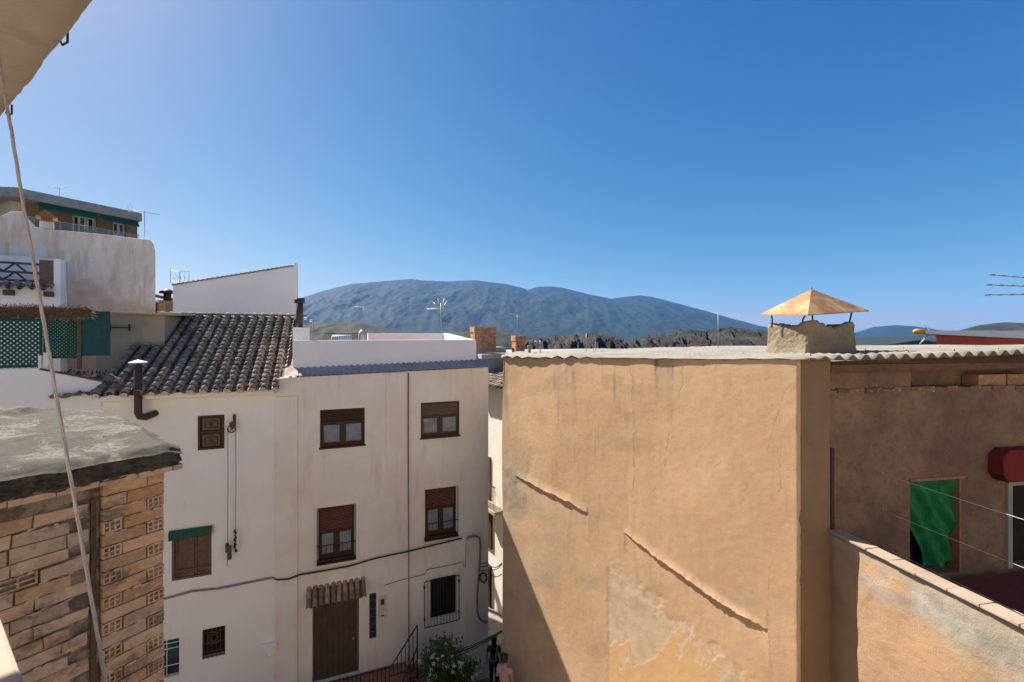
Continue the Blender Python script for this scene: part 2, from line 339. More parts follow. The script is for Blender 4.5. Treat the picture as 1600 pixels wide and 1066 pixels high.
# ================================================================== building parts
def wall_cells(mb, x0, x1, z0, z1, holes, y=0., depth=.22, step=None, top=None, c=None):
    """front sheet in the plane y with rectangular openings (x0, x1, z0, z1) and their reveals; top: z(x) for the last row"""
    X = sorted(set([x0, x1] + [h[0] for h in holes] + [h[1] for h in holes]))
    Z = sorted(set([z0, z1] + [h[2] for h in holes] + [h[3] for h in holes]))
    for i in range(len(X)-1):
        for k in range(len(Z)-1):
            xa, xb, za, zb = X[i], X[i+1], Z[k], Z[k+1]; xm, zm = (xa+xb)/2, (za+zb)/2
            if any(h[0] < xm < h[1] and h[2] < zm < h[3] for h in holes): continue
            ta, tb = (top(xa), top(xb)) if (top and k == len(Z)-2) else (zb, zb)
            mb.add([(xa,y,za),(xb,y,za),(xb,y,tb),(xa,y,ta)], [(0,1,2,3)], c)
    for a, b, e, f in holes:
        d = y + depth
        mb.add([(a,y,e),(b,y,e),(b,y,f),(a,y,f),(a,d,e),(b,d,e),(b,d,f),(a,d,f)], [(0,4,5,1),(3,2,6,7),(0,3,7,4),(1,5,6,2),(4,7,6,5)], c)
    return mb
def house_wall(name, mat, parent, x0, x1, z0, z1, depth, holes=(), top=None, hd=.22):
    mb = MB(); wall_cells(mb, x0, x1, z0, z1, list(holes), depth=hd, top=top)
    ta, tb = (top(x0), top(x1)) if top else (z1, z1)
    mb.add([(x0,0,z0),(x1,0,z0),(x1,depth,z0),(x0,depth,z0),(x0,0,ta),(x1,0,tb),(x1,depth,tb),(x0,depth,ta)],
           [(1,2,6,5),(3,0,4,7),(2,3,7,6),(4,5,6,7)])
    return mb.build(name, mat, parent)
def frame_box(mb, a, b, e, f, y0, y1, w):
    mb.box(a, y0, e, b, y1, e+w); mb.box(a, y0, f-w, b, y1, f); mb.box(a, y0, e+w, a+w, y1, f-w); mb.box(b-w, y0, e+w, b, y1, f-w)
def slats(mb, a, b, e, f, y, p=.045, d=.012):
    z = e; 
    while z < f - .002:
        zt = min(z + p, f); mb.add([(a,y,z),(b,y,z),(b,y+d*.1,zt-.004),(a,y+d*.1,zt-.004),(a,y-d,(z+zt)/2),(b,y-d,(z+zt)/2)], [(0,1,5,4),(4,5,2,3)]); z += p
def add_window(root, h, style, fm='dark_wood', shut='shutter_brown', shutfrac=.38, bars=False, curtain=True, label=None):
    """a window filling opening h: window > sash panes, curtain, roller shutter, grille"""
    a, b, e, f = h; y = .07
    mb = MB(); frame_box(mb, a, b, e, f, y-.02, y+.05, .055); 
    sz = f - (f-e)*shutfrac
    mb.box(a+.055, y-.015, sz-.03, b-.055, y+.03, sz+.02)
    xm = (a+b)/2; mb.box(xm-.045, y, e+.055, xm+.045, y+.045, sz-.03)
    for x0, x1 in ((a+.055, xm-.045), (xm+.045, b-.055)):
        frame_box(mb, x0, x1, e+.055, sz-.03, y+.005, y+.04, .045)
    mb.box(a-.03, -.035, e-.05, b+.03, y, e)
    w = mb.build('window', M[fm], root, .004)
    if label: w['label'] = label
    if shutfrac > .05:
        s = MB(); slats(s, a+.055, b-.055, sz+.02, f-.055, y+.012); s.build('roller_shutter', M[shut], w)
    g = MB()
    for x0, x1 in ((a+.1, xm-.09), (xm+.09, b-.1)): g.add([(x0,y+.03,e+.1),(x1,y+.03,e+.1),(x1,y+.03,sz-.075),(x0,y+.03,sz-.075)], [(0,1,2,3)])
    if curtain:
        c = MB()
        for x0, x1 in ((a+.1, xm-.09), (xm+.09, b-.1)):
            xs = np.linspace(x0, x1, 17)
            for i in range(16):
                ya = y+.035+.006*math.sin(i*1.9); yb = y+.035+.006*math.sin((i+1)*1.9)
                zb = e+.1+.04*abs(math.sin(i)); c.add([(xs[i],ya,zb),(xs[i+1],yb,zb),(xs[i+1],yb,sz-.08),(xs[i],ya,sz-.08)], [(0,1,2,3)])
        c.build('curtain', M['curtain'], w)
        gp = MB()
        for x0, x1 in ((a+.1, xm-.09), (xm+.09, b-.1)): gp.add([(x0,y+.06,e+.1),(x1,y+.06,e+.1),(x1,y+.06,sz-.075),(x0,y+.06,sz-.075)], [(0,1,2,3)])
        gp.build('pane', M['glass'], w)
    else: g.build('pane', M['glass'], w)
    if bars:
        gb = MB(); yy = -.13; zt = e + (f-e)*.30
        for x in (a-.02, b+.02): gb.tube([(x,yy,e-.06),(x,yy,f)], .012, 6); gb.tube([(x,yy,f),(x,0,f)], .01, 6); gb.tube([(x,yy,e-.05),(x,0,e-.05)], .01, 6)
        for z in (e-.06, zt): gb.tube([(a-.02,yy,z),(b+.02,yy,z)], .014, 6)
        nb = 9
        for i in range(1, nb): x = a-.02 + (b-a+.04)*i/nb; gb.tube([(x,yy,e-.06),(x,yy,zt)], .008, 5)
        gb.box(a-.04, yy-.02, e-.1, b+.04, 0, e-.07)
        gb.build('balcony_rail', M['black_iron'], root)
    return w
def barrel_roof(name, parent, x0, x1f, x1b, y0, z0, y1, z1, mat, pitch=.28, row=.3, xl=None, keep_fn=None, seed=1, rad=.088, tintf=None):
    """barrel tiles: columns run from the eave (y0, z0) to the ridge (y1, z1); every tile is modelled"""
    rnd = random.Random(seed); mb = MB(); L = math.hypot(y1-y0, z1-z0); ey, ez = (y1-y0)/L, (z1-z0)/L; ny, nz = -ez, ey
    nr = int(L/row); 
    def P(x, s, h): return (x, y0 + ey*s + ny*h, z0 + ez*s + nz*h)
    ncol = int((max(x1f, x1b) - x0)/pitch)
    for k in range(ncol+1):
        xc = x0 + pitch*(k+.5); drift = rnd.uniform(-.012,.012)
        for r in range(nr+1):
            s = r*row; xr = x1f + (x1b-x1f)*s/L
            if xc > xr - .05: continue
            if xl is not None and xc < xl(s): continue
            for cover in (0, 1):
                cx = xc + drift + rnd.uniform(-.009,.009) + (pitch/2 if not cover else 0)
                if not cover and cx > xr: continue
                g = rnd.uniform(.62, 1.25); tnt = (g*rnd.uniform(.94,1.1), g, g*rnd.uniform(.88,1.05))
                if rnd.random() < .09: tnt = (g*1.45, g*1.2, g*.95)
                if tintf: q = tintf(cx, s); tnt = (tnt[0]*q[0], tnt[1]*q[1], tnt[2]*q[2])
                s0, s1 = s - .05 + rnd.uniform(-.012,.012), s + row + .03; hh = .02 if cover else -.012
                lift = .028 + rnd.uniform(0,.01); r0, r1 = (rad*1.08, rad*.86) if cover else (rad*.95, rad*1.1)
                pts = []; nseg = 7
                for sg, rr_, hl in ((s0, r0, lift), (s1, r1, 0)):
                    for th in (0, 1):
                        for j in range(nseg+1):
                            an = math.pi*j/nseg; ra = rr_ - .014*th
                            hgt = math.sin(an)*ra*.95
                            pts.append(P(cx - math.cos(an)*ra, sg, hh + hl + (hgt if cover else -hgt + .05)))
                q = nseg+1; fs = []
                for j in range(nseg):
                    fs.append((j, j+1, 2*q+j+1, 2*q+j)); fs.append((j, q+j, q+j+1, j+1))
                mb.add(pts, fs, tnt, True)
    return mb.build(name, mat, parent)
def loc_root(name, fr, label, cat, z=0, group=None):
    return empty(name, (fr.o.x, fr.o.y, z), fr.rz, label, cat, group)

# ================================================================== TALL WHITE HOUSE
FW = Frame(((763-CX)/F*15.5, 15.5), (.927, .3746))
ZB = -12.6
A = loc_root('white_house', FW, 'tall white stuccoed house with brown shuttered windows and a walled roof terrace', 'house')
xl = FW.tz(430, 600)[0]; xpl = FW.tz(456, 560)[0]; xpr = FW.tz(749, 560)[0]
eL = FW.tz(456, 590)[1]; eR = FW.tz(763, 574)[1]; eave = lambda x: eR + (eL-eR)*(x/xpl)
w1 = FW.rect(500, 570, 639, 697); w2 = FW.rect(657.5, 718, 628, 682); w3 = FW.rect(497, 554, 791, 871); w4 = FW.rect(664.5, 713, 762.5, 835)
w5 = FW.rect(668, 713, 902, 965); dr = FW.rect(488, 561, 938, 1059); gb_ = FW.rect(577, 588, 927, 998)
dr = (dr[0], dr[1], -10.3, dr[3])
house_wall('wall', M['white_tall'], A, xl, 0, ZB, -1.3, 4.7, [w1, w2, w3, w4, w5, dr, gb_], eave)
mb = MB()                                  # raised plaster bands and the step beside the tiled house
xa, xb = FW.tz(603, 600)[0], FW.tz(637, 600)[0]
mb.box(xa, -.03, -3.9, xb-.05, .01, eave(xa)-.02)
mb.build('plaster_band', M['white_tall'], A, .008)
mb = MB(); xq = FW.tz(465, 800)[0]; mb.box(xl, -.05, ZB, xq, .01, -1.75); mb.build('wall_buttress', M['white_tall'], A, .01)
mb = MB(); x = xb + .02
mb.tube([(x,-.03,eave(x)-.05),(x,-.03,-4.2),(x+.01,-.03,-7.5),(x+.01,-.03,-11)], [.022,.022,.016,.016], 8); mb.build('crease_tube', M['cable_grey'], A)  # grey tube stands in for the dark line of a soft wall crease
# corrugated strip under the parapet
n = 420; xs = np.linspace(xpl-.25, .05, n); sY = np.linspace(-.09, .36, 8); XX, YY = np.meshgrid(xs, sY, indexing='ij')
pz = np.vectorize(eave)(XX) + .03 + (YY + .09)*.52 + .02*np.sin(XX/.177*2*np.pi)
grid('eave_sheet', np.stack([XX, YY, pz], -1), M['roof_grey'], A)
zt = FW.tz(749, 531, .35)[1]
mb = MB(); mb.box(xpl, .35, -1.6, xpr, .55, zt); mb.box(xpr-.2, .55, -1.6, xpr, 4.3, zt+.02)
mb.v[-1] = mb.v[-1][:2] + (zt+.23,); mb.v[-3+0] = mb.v[-3]; 
vv = list(mb.v)
for i, p in enumerate(vv):
    if abs(p[1]-4.3) < 1e-6 and p[2] > -1: vv[i] = (p[0], p[1], zt+.24)
    elif abs(p[1]-.55) < 1e-6 and p[2] > zt+.01: vv[i] = (p[0], p[1], zt-.003)
mb.v = vv
xbl = FW.tz(575, 520, 4.3)[0]
mb.box(xbl, 4.3, -1.6, xpr, 4.5, zt+.24); mb.box(xbl, 4.5, -1.6, xbl+.2, 4.7, zt+.24)
mb.box(xpl, .55, -1.6, xpl+.2, 4.3, zt-.25)
mb.build('parapet', M['white_clean'], A, .012)
mb = MB(); mb.box(xpl+.2, .55, -1.25, xpr-.2, 4.3, -1.05); mb.build('terrace_floor', M['clay_red'], A)
# white flue block with dark metal flue
fb = FW.rect(458, 483, 512, 535, 1.0)
mb = MB(); mb.box(fb[0], .8, -1.6, fb[1], 1.3, fb[3]); ch = mb.build('chimney', M['white_clean'], A, .01)
fx = FW.tz(468, 500, 1.0)[0]; z1 = FW.tz(468, 466, 1.0)[1]
mb = MB(); mb.tube([(fx,1.05,fb[3]-.02),(fx,1.05,z1-.06)], .1, 12); mb.tube([(fx,1.05,z1-.16),(fx,1.05,z1)], .15, 12); mb.build('flue_pipe', M['pipe_brown'], ch)
fl = FW.w(fx, 1.05, fb[3])
add_window(A, w1, 0, 'dark_wood', 'dark_wood', .36, label='wide dark brown window with shutter a third down')
add_window(A, w2, 0, 'brown_metal', 'shutter_brown', .4, label='lighter brown window with pale curtains')
add_window(A, w3, 0, 'dark_wood', 'shutter_red', .48, bars=True, label='window with red brown shutter half down over white curtains')
add_window(A, w4, 0, 'dark_wood', 'shutter_red', .42, bars=True)
# barred ground window
a, b, e, f = w5
mb = MB(); mb.box(a+.12, .12, e, b-.02, .2, f); w = mb.build('window', M['dark_inside'], A); w['label'] = 'dark unlit window opening'
mb = MB(); mb.box(a, .02, e, a+.1, .06, f); mb.build('frame', M['white_paint'], w)
mb = MB(); yy = -.14; a_, b_ = a-.12, b+.06; e_, f_ = e-.12, f+.03
for z in (e_, f_): mb.tube([(a_,yy,z),(b_,yy,z)], .014, 6)
for i in range(12):
    x = a_ + (b_-a_)*i/11; r = .013 if i in (0, 11) else .008; mb.tube([(x,yy,e_),(x,yy,f_)], r, 5)
for x in (a_, b_):
    for z in (e_+.25, f_-.2): mb.tube([(x,yy,z),(x,.02,z)], .012, 5); mb.tube([(x-.03,yy,z),(x+.03,yy,z)], .02, 6)
mb.build('window_grille', M['black_iron'], A)
# door, canopy, glass bricks, letter box panel
mb = MB(); mb.box(dr[0]+.04, .1, dr[2], dr[1]-.04, .15, dr[3]-.04)
for i in range(7): x = dr[0]+.1 + (dr[1]-dr[0]-.2)*i/7; mb.box(x, .085, dr[2]+.08, x+.14, .1, dr[3]-.14)
d = mb.build('door', M['door_brown'], A, .004)
mb = MB(); mb.tube([(dr[1]-.16,.08,dr[2]+1.05),(dr[1]-.16,.03,dr[2]+1.05)], .03, 10); mb.build('handle', M['galvanised'], d)
c0, c1 = FW.tz(478, 930)[0], FW.tz(570, 912)[0]; cz = dr[3] + .12
mb = MB(); mb.box(c0+.03, -.3, cz, c1-.03, 0, cz+.05); cn = mb.build('door_canopy', M['white_tall'], A)
barrel_roof('canopy_tiles', cn, c0, c1, c1, -.42, cz+.05, 0, cz+.33, M['tile_clay'], pitch=(c1-c0)/9.9, row=.25, seed=4, rad=.062)
for i in range(6):
    z0 = gb_[2] + (gb_[3]-gb_[2])*i/6
    mb = MB(); mb.box(gb_[0]+.006, .02, z0+.02, gb_[1]-.006, .08, z0+(gb_[3]-gb_[2])/6-.02); mb.build('glass_brick', M['glass'], A, .008)
mb = MB(); mp = FW.rect(592, 603, 930, 963); mb.box(mp[0], -.05, mp[2], mp[1], .0, mp[3]); pn = mb.build('intercom_panel', M['cream_front'], A, .006)
mb = MB(); xm = (mp[0]+mp[1])/2; mb.box(xm-.06, -.06, mp[3]-.27, xm+.05, -.048, mp[3]-.1); mb.build('speaker_panel', M['brown_metal'], pn)
mb = MB(); mb.box(xm-.05, -.06, mp[2]+.04, xm+.05, -.048, mp[2]+.07); mb.build('letter_slot', M['brown_metal'], pn)
# side conduit with junction box on the right
mb = MB(); jx = FW.tz(725, 850)[0]; mb.tube([(jx,-.05,FW.tz(725,833)[1]),(jx,-.05,FW.tz(725,885)[1])], .045, 10); mb.box(jx-.09,-.12,FW.tz(725,840)[1],jx+.09,0,FW.tz(725,833)[1]+.02)
mb.build('conduit', M['white_tall'], A)

def cable(name, pts, r, mat, label, cat='cable', sag=0, parent=None, group=None):
    out = []
    for i in range(len(pts)-1):
        p, q = Vector(pts[i]), Vector(pts[i+1]); k = max(2, int((q-p).length/.25))
        for j in range(k):
            t_ = j/k; w_ = p.lerp(q, t_); w_.z -= sag*4*t_*(1-t_)*(q-p).length; out.append(w_)
    out.append(Vector(pts[-1]))
    mb = MB(); mb.tube(out, r, 6); o = mb.build(name, mat, parent)
    if parent is None: tag(o, label, cat, group)
    return o
on = lambda u, v, b=-.06: FW.w(FW.tz(u, v, b)[0], b, FW.tz(u, v, b)[1])
cable('facade_cable', [on(u, v) for u, v in ((250,938),(300,924),(340,920),(385,911),(425,903),(434,906))], .026, M['cable_grey'], 'grey painted cable running across the tiled house wall')
o = cable('facade_cable', [on(u, v, -.09) for u, v in ((434,906),(450,905),(470,898),(500,893),(545,885),(585,873),(637,862),(690,849),(722,841))], .024, M['cable_black'], 'black cable crossing the tall white house above its door')
cable('facade_cable', [on(u, v, -.1) for u, v in ((728,841),(742,837),(749,840),(751,852),(750,872),(748,900),(745.5,930),(746,955),(749,967),(755,971),(762,972))], .035, M['cable_grey'], 'thick grey cable looping down beside the house corner')
cable('facade_cable', [on(u, v) for u, v in ((600,915),(625,907),(663,898),(668,890),(700,884),(725,878))], .010, M['cable_grey'], 'thin grey wire above the barred ground floor window')
for i, (v0, v1) in enumerate(((879, 880), (884, 882), (890, 897))):
    cable('alley_cable', [on(750, v0+2), on(762, v0), ray(784, v1, 12.2)], .012, M['cable_black'], ['upper thin cable strung across the alley mouth', 'middle thin cable strung across the alley mouth', 'lower thin cable strung across the alley mouth'][i], group='cables across the alley mouth', sag=.04)
# clump of coiled wire at the corner
mb = MB(); rnd = random.Random(5); q0 = on(755, 903, -.16)
for i in range(7):
    pts = [q0 + Vector((math.cos(a)*.13*rnd.uniform(.7,1.1)+rnd.uniform(-.03,.03), rnd.uniform(-.05,.05), math.sin(a)*.17*rnd.uniform(.7,1.1))) for a in np.linspace(0, 6.28, 14)]
    mb.tube(pts, .009, 5)
tag(mb.build('wire_coil', M['cable_black']), 'tangled coil of black wire on the corner of the tall white house', 'wire')
for i, dv in enumerate((0, 4, 9)):
    cable('street_cable', [ray(784, 985+dv*.3, 12.05), ray(715, 1016+dv, 13.5), ray(600, 1073+dv*1.4, 14.0)], .012 if i != 1 else .018, M['cable_black'], ['thin top cable of the three sloping behind the flowering shrub', 'thick middle cable of the three sloping behind the flowering shrub', 'thin bottom cable of the three sloping behind the flowering shrub'][i], sag=.02, group='cables sloping down from the tan wall')

# ================================================================== HOUSE WITH THE BARREL TILE ROOF
B = loc_root('tiled_house', FW, 'white house with a grey barrel tile roof between brick shed and tall house', 'house')
bl = FW.tz(140, 620)[0]; ZE = -1.62
b1 = FW.rect(309.5, 350.5, 649, 702); b2 = FW.rect(268.5, 330.5, 826, 903); b3 = FW.rect(316, 352, 981, 1027); b4 = FW.rect(250, 280, 1000, 1058)
house_wall('wall', M['white_tiled'], B, bl+.25, xl-.003, ZB, ZE, 8.6, [b1, b2, b3, b4])
RY, RZ = 4.5, .72
mb = MB(); mb.xzprism([(bl+.2, ZE-.02), (xl-.003, ZE-.02), (xl-.003, ZE+.13), (bl+.2, ZE+.13)], -.22, .1); mb.build('eave_board', M['white_tiled'], B, .01)
mb = MB()                                  # roof body under the tiles, both slopes
xe0, xe1 = bl+.2, xl+.1
mb.add([(xe0,-.2,ZE+.1),(xe1,-.2,ZE+.1),(xpl-.02,RY,RZ-.08),(xe0,RY,RZ-.08),(xe0,8.8,ZE+.1),(xpl-.02,8.8,ZE+.1)], [(0,1,2,3),(3,2,5,4)])
mb.add([(xe0+.05,0,ZE),(xe0+.05,RY,RZ-.1),(xe0+.05,8.6,ZE)], [(0,1,2)])
rb = mb.build('roof', M['mortar'], B)
def tt(cx, s):
    k = .35*max(0, 1-(cx-bl)/2.2); g = .80 + .30*min(1, (cx-bl)/3.2); w = .14*max(0, (cx-(xl-1.5))/1.5); return (g*(1+w), g*(1+w*.5), g)
barrel_roof('roof_tiles', rb, bl+.1, xl+.12, xpl-.05, -.3, ZE+.13, RY, RZ, M['tile'], pitch=.283, row=.27, seed=11, tintf=tt)
mb = MB(); rnd = random.Random(77); L_r = math.hypot(RY+.3, RZ-ZE-.13); nc = int((xpl-.05-bl-.1)/.283)
for k in range(nc+1):                      # pale mortar plugs closing the tile ends along the eave
    xc = bl+.1+.283*(k+.5)
    if xc > xl+.05: break
    if rnd.random() < .08: continue
    w_p = .082*rnd.uniform(.9,1.05); y_p = -.345+rnd.uniform(-.01,.012); z_p = ZE+.13
    pts = [(xc-math.cos(math.pi*j/8)*w_p, z_p-.02+math.sin(math.pi*j/8)*w_p*rnd.uniform(.9,1.02)) for j in range(9)]; pts += [(xc+w_p*.8, z_p-.06), (xc-w_p*.8, z_p-.05)]
    mb.xzprism(pts, y_p, y_p+.12)
mb.build('eave_mortar', M['plug'], rb)['kind'] = 'stuff'
# ridge tiles and their mortar
mb = MB(); rnd = random.Random(8); x = bl+.15
while x < xpl-.1:
    g = rnd.uniform(.5, 1.0); r0 = .1; L = .36; pts = []
    for xx, r_ in ((x-.03, r0), (x+L, r0*.85)):
        for j in range(8): an = math.pi*j/7; pts.append((xx, RY + math.cos(an)*r_*1.1, RZ + .03 + math.sin(an)*r_*.9))
    mb.add(pts, [(j, j+1, 9+j, 8+j) for j in range(7)], (g, g*.95, g*.9), True); x += L
mb.build('ridge_tiles', M['tile'], rb)
# rounded mortar skirt where roof tiles meet the parapet
mb = MB(); mb.add([(xpl-.22,-.2,eL+.03),(xpl+.18,-.08,eL+.06),(xpl+.12,.345,eL+.27),(xpl-.012,.7,eL+.62),(xpl-.06,.4,eL+.33)], [(0,1,2,4),(4,2,3)]); mb.build('flashing', M['plug'], rb)
# windows
a, b, e, f = b1
mb = MB(); frame_box(mb, a, b, e, f, -.03, .07, .055); 
zm = (e+f)/2; mb.box(a+.055, -.01, zm-.04, b-.055, .05, zm+.04); mb.box(a+.055, .03, e+.05, b-.055, .06, f-.05)
w = mb.build('window', M['dark_wood'], B, .004); w['label'] = 'small window closed by two carved wooden panels'
for z0, z1 in ((e+.08, zm-.06), (zm+.06, f-.08)):
    mb = MB(); mb.box(a+.1, .0, z0, b-.1, .029, z1); p = mb.build('panel', M['wood_shutter'], w, .006)
    mb = MB(); frame_box(mb, a+.15, b-.15, z0+.06, z1-.06, -.012, .0, .02); xm, z_ = (a+b)/2, (z0+z1)/2
    mb.box(xm-.06,-.014,z_-.015,xm+.06,0,z_+.015); mb.box(xm-.015,-.015,z_-.06,xm+.015,0,z_+.06); mb.build('carving', M['dark_wood'], p)
a, b, e, f = b2
mb = MB(); frame_box(mb, a, b, e, f, -.01, .1, .06); xm = (a+b)/2; mb.box(xm-.05,.02,e+.06,xm+.05,.1,f-.06); mb.box(a+.06,.0,e+.22,b-.06,.05,e+.26)
w = mb.build('window', M['wood_shutter'], B, .004); w['label'] = 'wooden shuttered window with rolled green blind'
for x0, x1 in ((a+.06, xm-.05), (xm+.05, b-.06)):
    mb = MB(); frame_box(mb, x0, x1, e+.06, f-.06, .04, .08, .06); mb.box(x0+.06,.06,e+.12,x1-.06,.075,f-.12); mb.box(x0+.06,.045,(e+f)/2-.03,x1-.06,.08,(e+f)/2+.03); mb.build('shutter', M['wood_shutter'], w, .005)
mb = MB(); fr_ = FW.rect(266,331,826,842)
mb.tube([(a-.04,-.06,f-.02),(b+.02,-.06,f-.02)], .05, 10); mb.add([(a-.05,-.11,f),(b+.03,-.11,f),(b+.02,-.11,f-.2),(a-.05,-.12,f-.22),(a-.05,-.08,f),(b+.03,-.08,f),(b+.02,-.09,f-.2),(a-.05,-.10,f-.22)], [(0,1,2,3),(7,6,5,4),(3,2,6,7),(0,3,7,4),(1,5,6,2)])
mb.build('blind', M['green_blind'], w)
a, b, e, f = b3
mb = MB(); mb.box(a+.02,.14,e+.02,b-.02,.2,f-.02); w = mb.build('window', M['dark_inside'], B); w['label'] = 'small dark window behind a scrolled grille'
mb = MB()
for i in range(6): x = a+.02+(b-a-.04)*i/5; mb.tube([(x,.03,e),(x,.03,f)], .011, 5)
for z in (e+.03, e+.16, e+.4, f-.12): mb.tube([(a,.03,z),(b,.03,z)], .012, 5)
zc = f-.3; xm = (a+b)/2
for r_ in (.09, .15): mb.tube([(xm+math.cos(q)*r_, .025, zc+math.sin(q)*r_) for q in np.linspace(0, 6.283, 17)], .012, 5, caps=False)
mb.build('grille', M['rust_metal'], w)
a, b, e, f = b4
mb = MB(); mb.box(a+.02,.1,e+.02,b-.02,.2,f-.02); w = mb.build('window', M['glass'], B); w['label'] = 'window with white bars at the brick shed corner'
mb = MB(); 
for x in (b-.28, b-.58): mb.tube([(x,.02,e),(x,.02,f)], .013, 6)
for z in (e+.3, e+.75, f-.1): mb.tube([(a,.02,z),(b,.02,z)], .013, 6)
mb.build('bars', M['white_paint'], w)
mb = MB(); mb.box(b-.3,.06,f-.55,b-.04,.09,f-.06); mb.build('curtain', M['green_blind'], w)
mb = MB(); mb.box(b-.3,.06,e+.3,b-.04,.09,f-.56); mb.build('cloth', M['jeans'], w)
# rounded shelf like meter box
mx = FW.rect(411, 432, 1003, 1030)
mb = MB(); mb.box(mx[0], -.06, mx[2], mx[1], 0, mx[3]-.05); mb.box(mx[0]-.02, -.13, mx[3]-.1, mx[1]+.02, 0, mx[3]); mb.tube([(mx[0]+.06,-.09,mx[2]+.16),((mx[0]+mx[1])/2,-.1,mx[2]+.1),(mx[1]-.08,-.09,mx[2]+.16)], .03, 8)
mb.build('meter_box', M['white_tiled'], B, .02)
# stove pipe with white hat
p0 = FW.tz(216, 652, -.3); zt_ = FW.tz(214, 570, -.3)[1]
mb = MB(); x, z = p0; e1 = x+.28
mb.tube([(x,-.3,zt_),(x,-.3,z+.1),(x+.03,-.28,z+.02),(x+.12,-.2,z-.02),(e1,.02,z+.04)], [.085,.085,.09,.09,.085], 14); sp = mb.build('stove_pipe', M['pipe_brown'], B)
mb = MB(); mb.tube([(x,-.3,zt_+.05),(x,-.3,zt_+.065),(x,-.3,zt_+.13)], [.2,.19,.01], 18, smooth=False); mb.tube([(x-.06,-.3,zt_-.03),(x-.06,-.3,zt_+.06)], .01, 5); mb.tube([(x+.06,-.3,zt_-.03),(x+.06,-.3,zt_+.06)], .01, 5)
mb.build('cap', M['white_paint'], sp)
# pulley with ropes
pu = FW.tz(365, 652, -.1); pw = FW.tz(364, 668, -.22)
pr = empty('rope_pulley', FW.w(pu[0], 0, pu[1]), FW.rz, 'rusty iron hoisting pulley with hanging ropes beside the carved window', 'pulley')
mb = MB(); mb.box(-.03,-.05,-.28,.04,.0,.06); mb.box(-.09,-.2,-.24,.02,-.05,-.14); mb.box(-.05,-.22,-.3,.03,-.2,-.1); mb.build('bracket', M['rust_metal'], pr, .006)
mb = MB(); R0 = .095; cz_ = -.3
mb.tube([(-.03+math.cos(q)*R0, -.21, cz_+math.sin(q)*R0) for q in np.linspace(0,6.283,21)], .016, 6, caps=False)
for q in (0, 1.05, 2.09): mb.tube([(-.03-math.cos(q)*R0,-.21,cz_-math.sin(q)*R0),(-.03+math.cos(q)*R0,-.21,cz_+math.sin(q)*R0)], .009, 5)
mb.build('wheel', M['black_iron'], pr)
zlow = FW.tz(362, 850, -.22)[1] - pu[1]
for i, (x_, dz) in enumerate(((-.03-R0, .0), (-.03+R0, .35))):
    mb = MB(); mb.tube([(x_,-.21,cz_),(x_+.01,-.2,cz_-1.2),(x_,-.19,zlow+dz)], .011, 6); mb.build('rope', M['rope'], pr)
mb = MB(); x_ = -.03-R0; mb.box(x_-.05,-.23,zlow-.22,x_+.03,-.15,zlow+.02); mb.box(x_-.0,-.24,zlow-.42,x_+.09,-.16,zlow-.05); mb.tube([(x_,-.19,zlow-.2),(x_-.01,-.19,zlow-.6)], .01, 5); mb.build('wood_block', M['bark'], pr, .01)
mb = MB(); x_ = -.03+R0
for k in range(7): mb.tube([(x_+random.uniform(-.03,.03),-.2,zlow+.38-k*.09),(x_+random.uniform(-.03,.03),-.2,zlow+.30-k*.09)], [.035,.02] if k % 2 else [.02,.04], 6)
mb.build('chain_hook', M['black_iron'], pr)

# ================================================================== LOW WHITE ANNEX WITH GREEN SCREENS
C_ = loc_root('white_annex', FW, 'low white annex with a terrace behind green screens left of the tile roof', 'house')
x0 = FW.tz(-150, 575)[0]; xm = FW.tz(65, 578)[0]; x1 = bl + .24
zm_ = FW.tz(65, 578)[1]; zr_ = FW.tz(150, 598)[1]
mb = MB()
mb.xzprism([(x0, ZB), (x1, ZB), (x1, zr_), (xm, zm_), (x0, zm_+.02)], 0, .22)
mb.box(x0, .22, ZB, x1+.02, 5.5, zr_-.25); mb.build('wall', M['white_clean'], C_)
mb = MB(); mb.tube([(xm-.02,-.02,zm_+.02),(x1+.35,-.06,zr_-.03)], .025, 6); mb.build('edge_rail', M['rust_metal'], C_)
mb = MB(); mb.box(xm+.02,.02,zr_-.2,xm+.12,.16,zm_+.42); mb.box(xm-.08,.03,zm_-.05,xm-.02,.1,zm_+.35); mb.build('post', M['white_paint'], C_)
# tan lean-to wall at the back right of the terrace, with an overhanging sheet
sx0 = FW.tz(150, 520, 2.3)[0]; sx1 = FW.tz(262, 500, 2.6)[0]; 
mb = MB(); zt_ = FW.tz(200, 486, 2.3)[1]
mb.box(sx0, 2.3, zr_-.3, sx1, 5.4, zt_-.12); mb.build('shed_wall', M['tan_wall'], C_)
mb = MB(); mb.prism([(sx0-4.5, 1.9), (sx1+.35, 2.1), (sx1+.35, 5.5), (sx0-4.5, 5.5)], [zt_-.02, zt_-.13, zt_-.02, zt_+.05], [zt_+.05, zt_-.07, zt_+.04, zt_+.11]); mb.build('shed_roof', M['tan_wall'], C_, .01)
mb = MB(); hz_ = FW.tz(190, 512, 2.25); x, z = hz_
mb.tube([(x-.25,2.2,z+.0),(x+.2,2.2,z)], .018, 6)
for q in (-.25, .2): mb.tube([(x+q,2.2,z-.1),(x+q,2.2,z+.1)], .022, 6); mb.tube([(x+q,2.2,z),(x+q,2.32,z)], .02, 6)
mb.build('wall_bracket', M['black_iron'], C_)
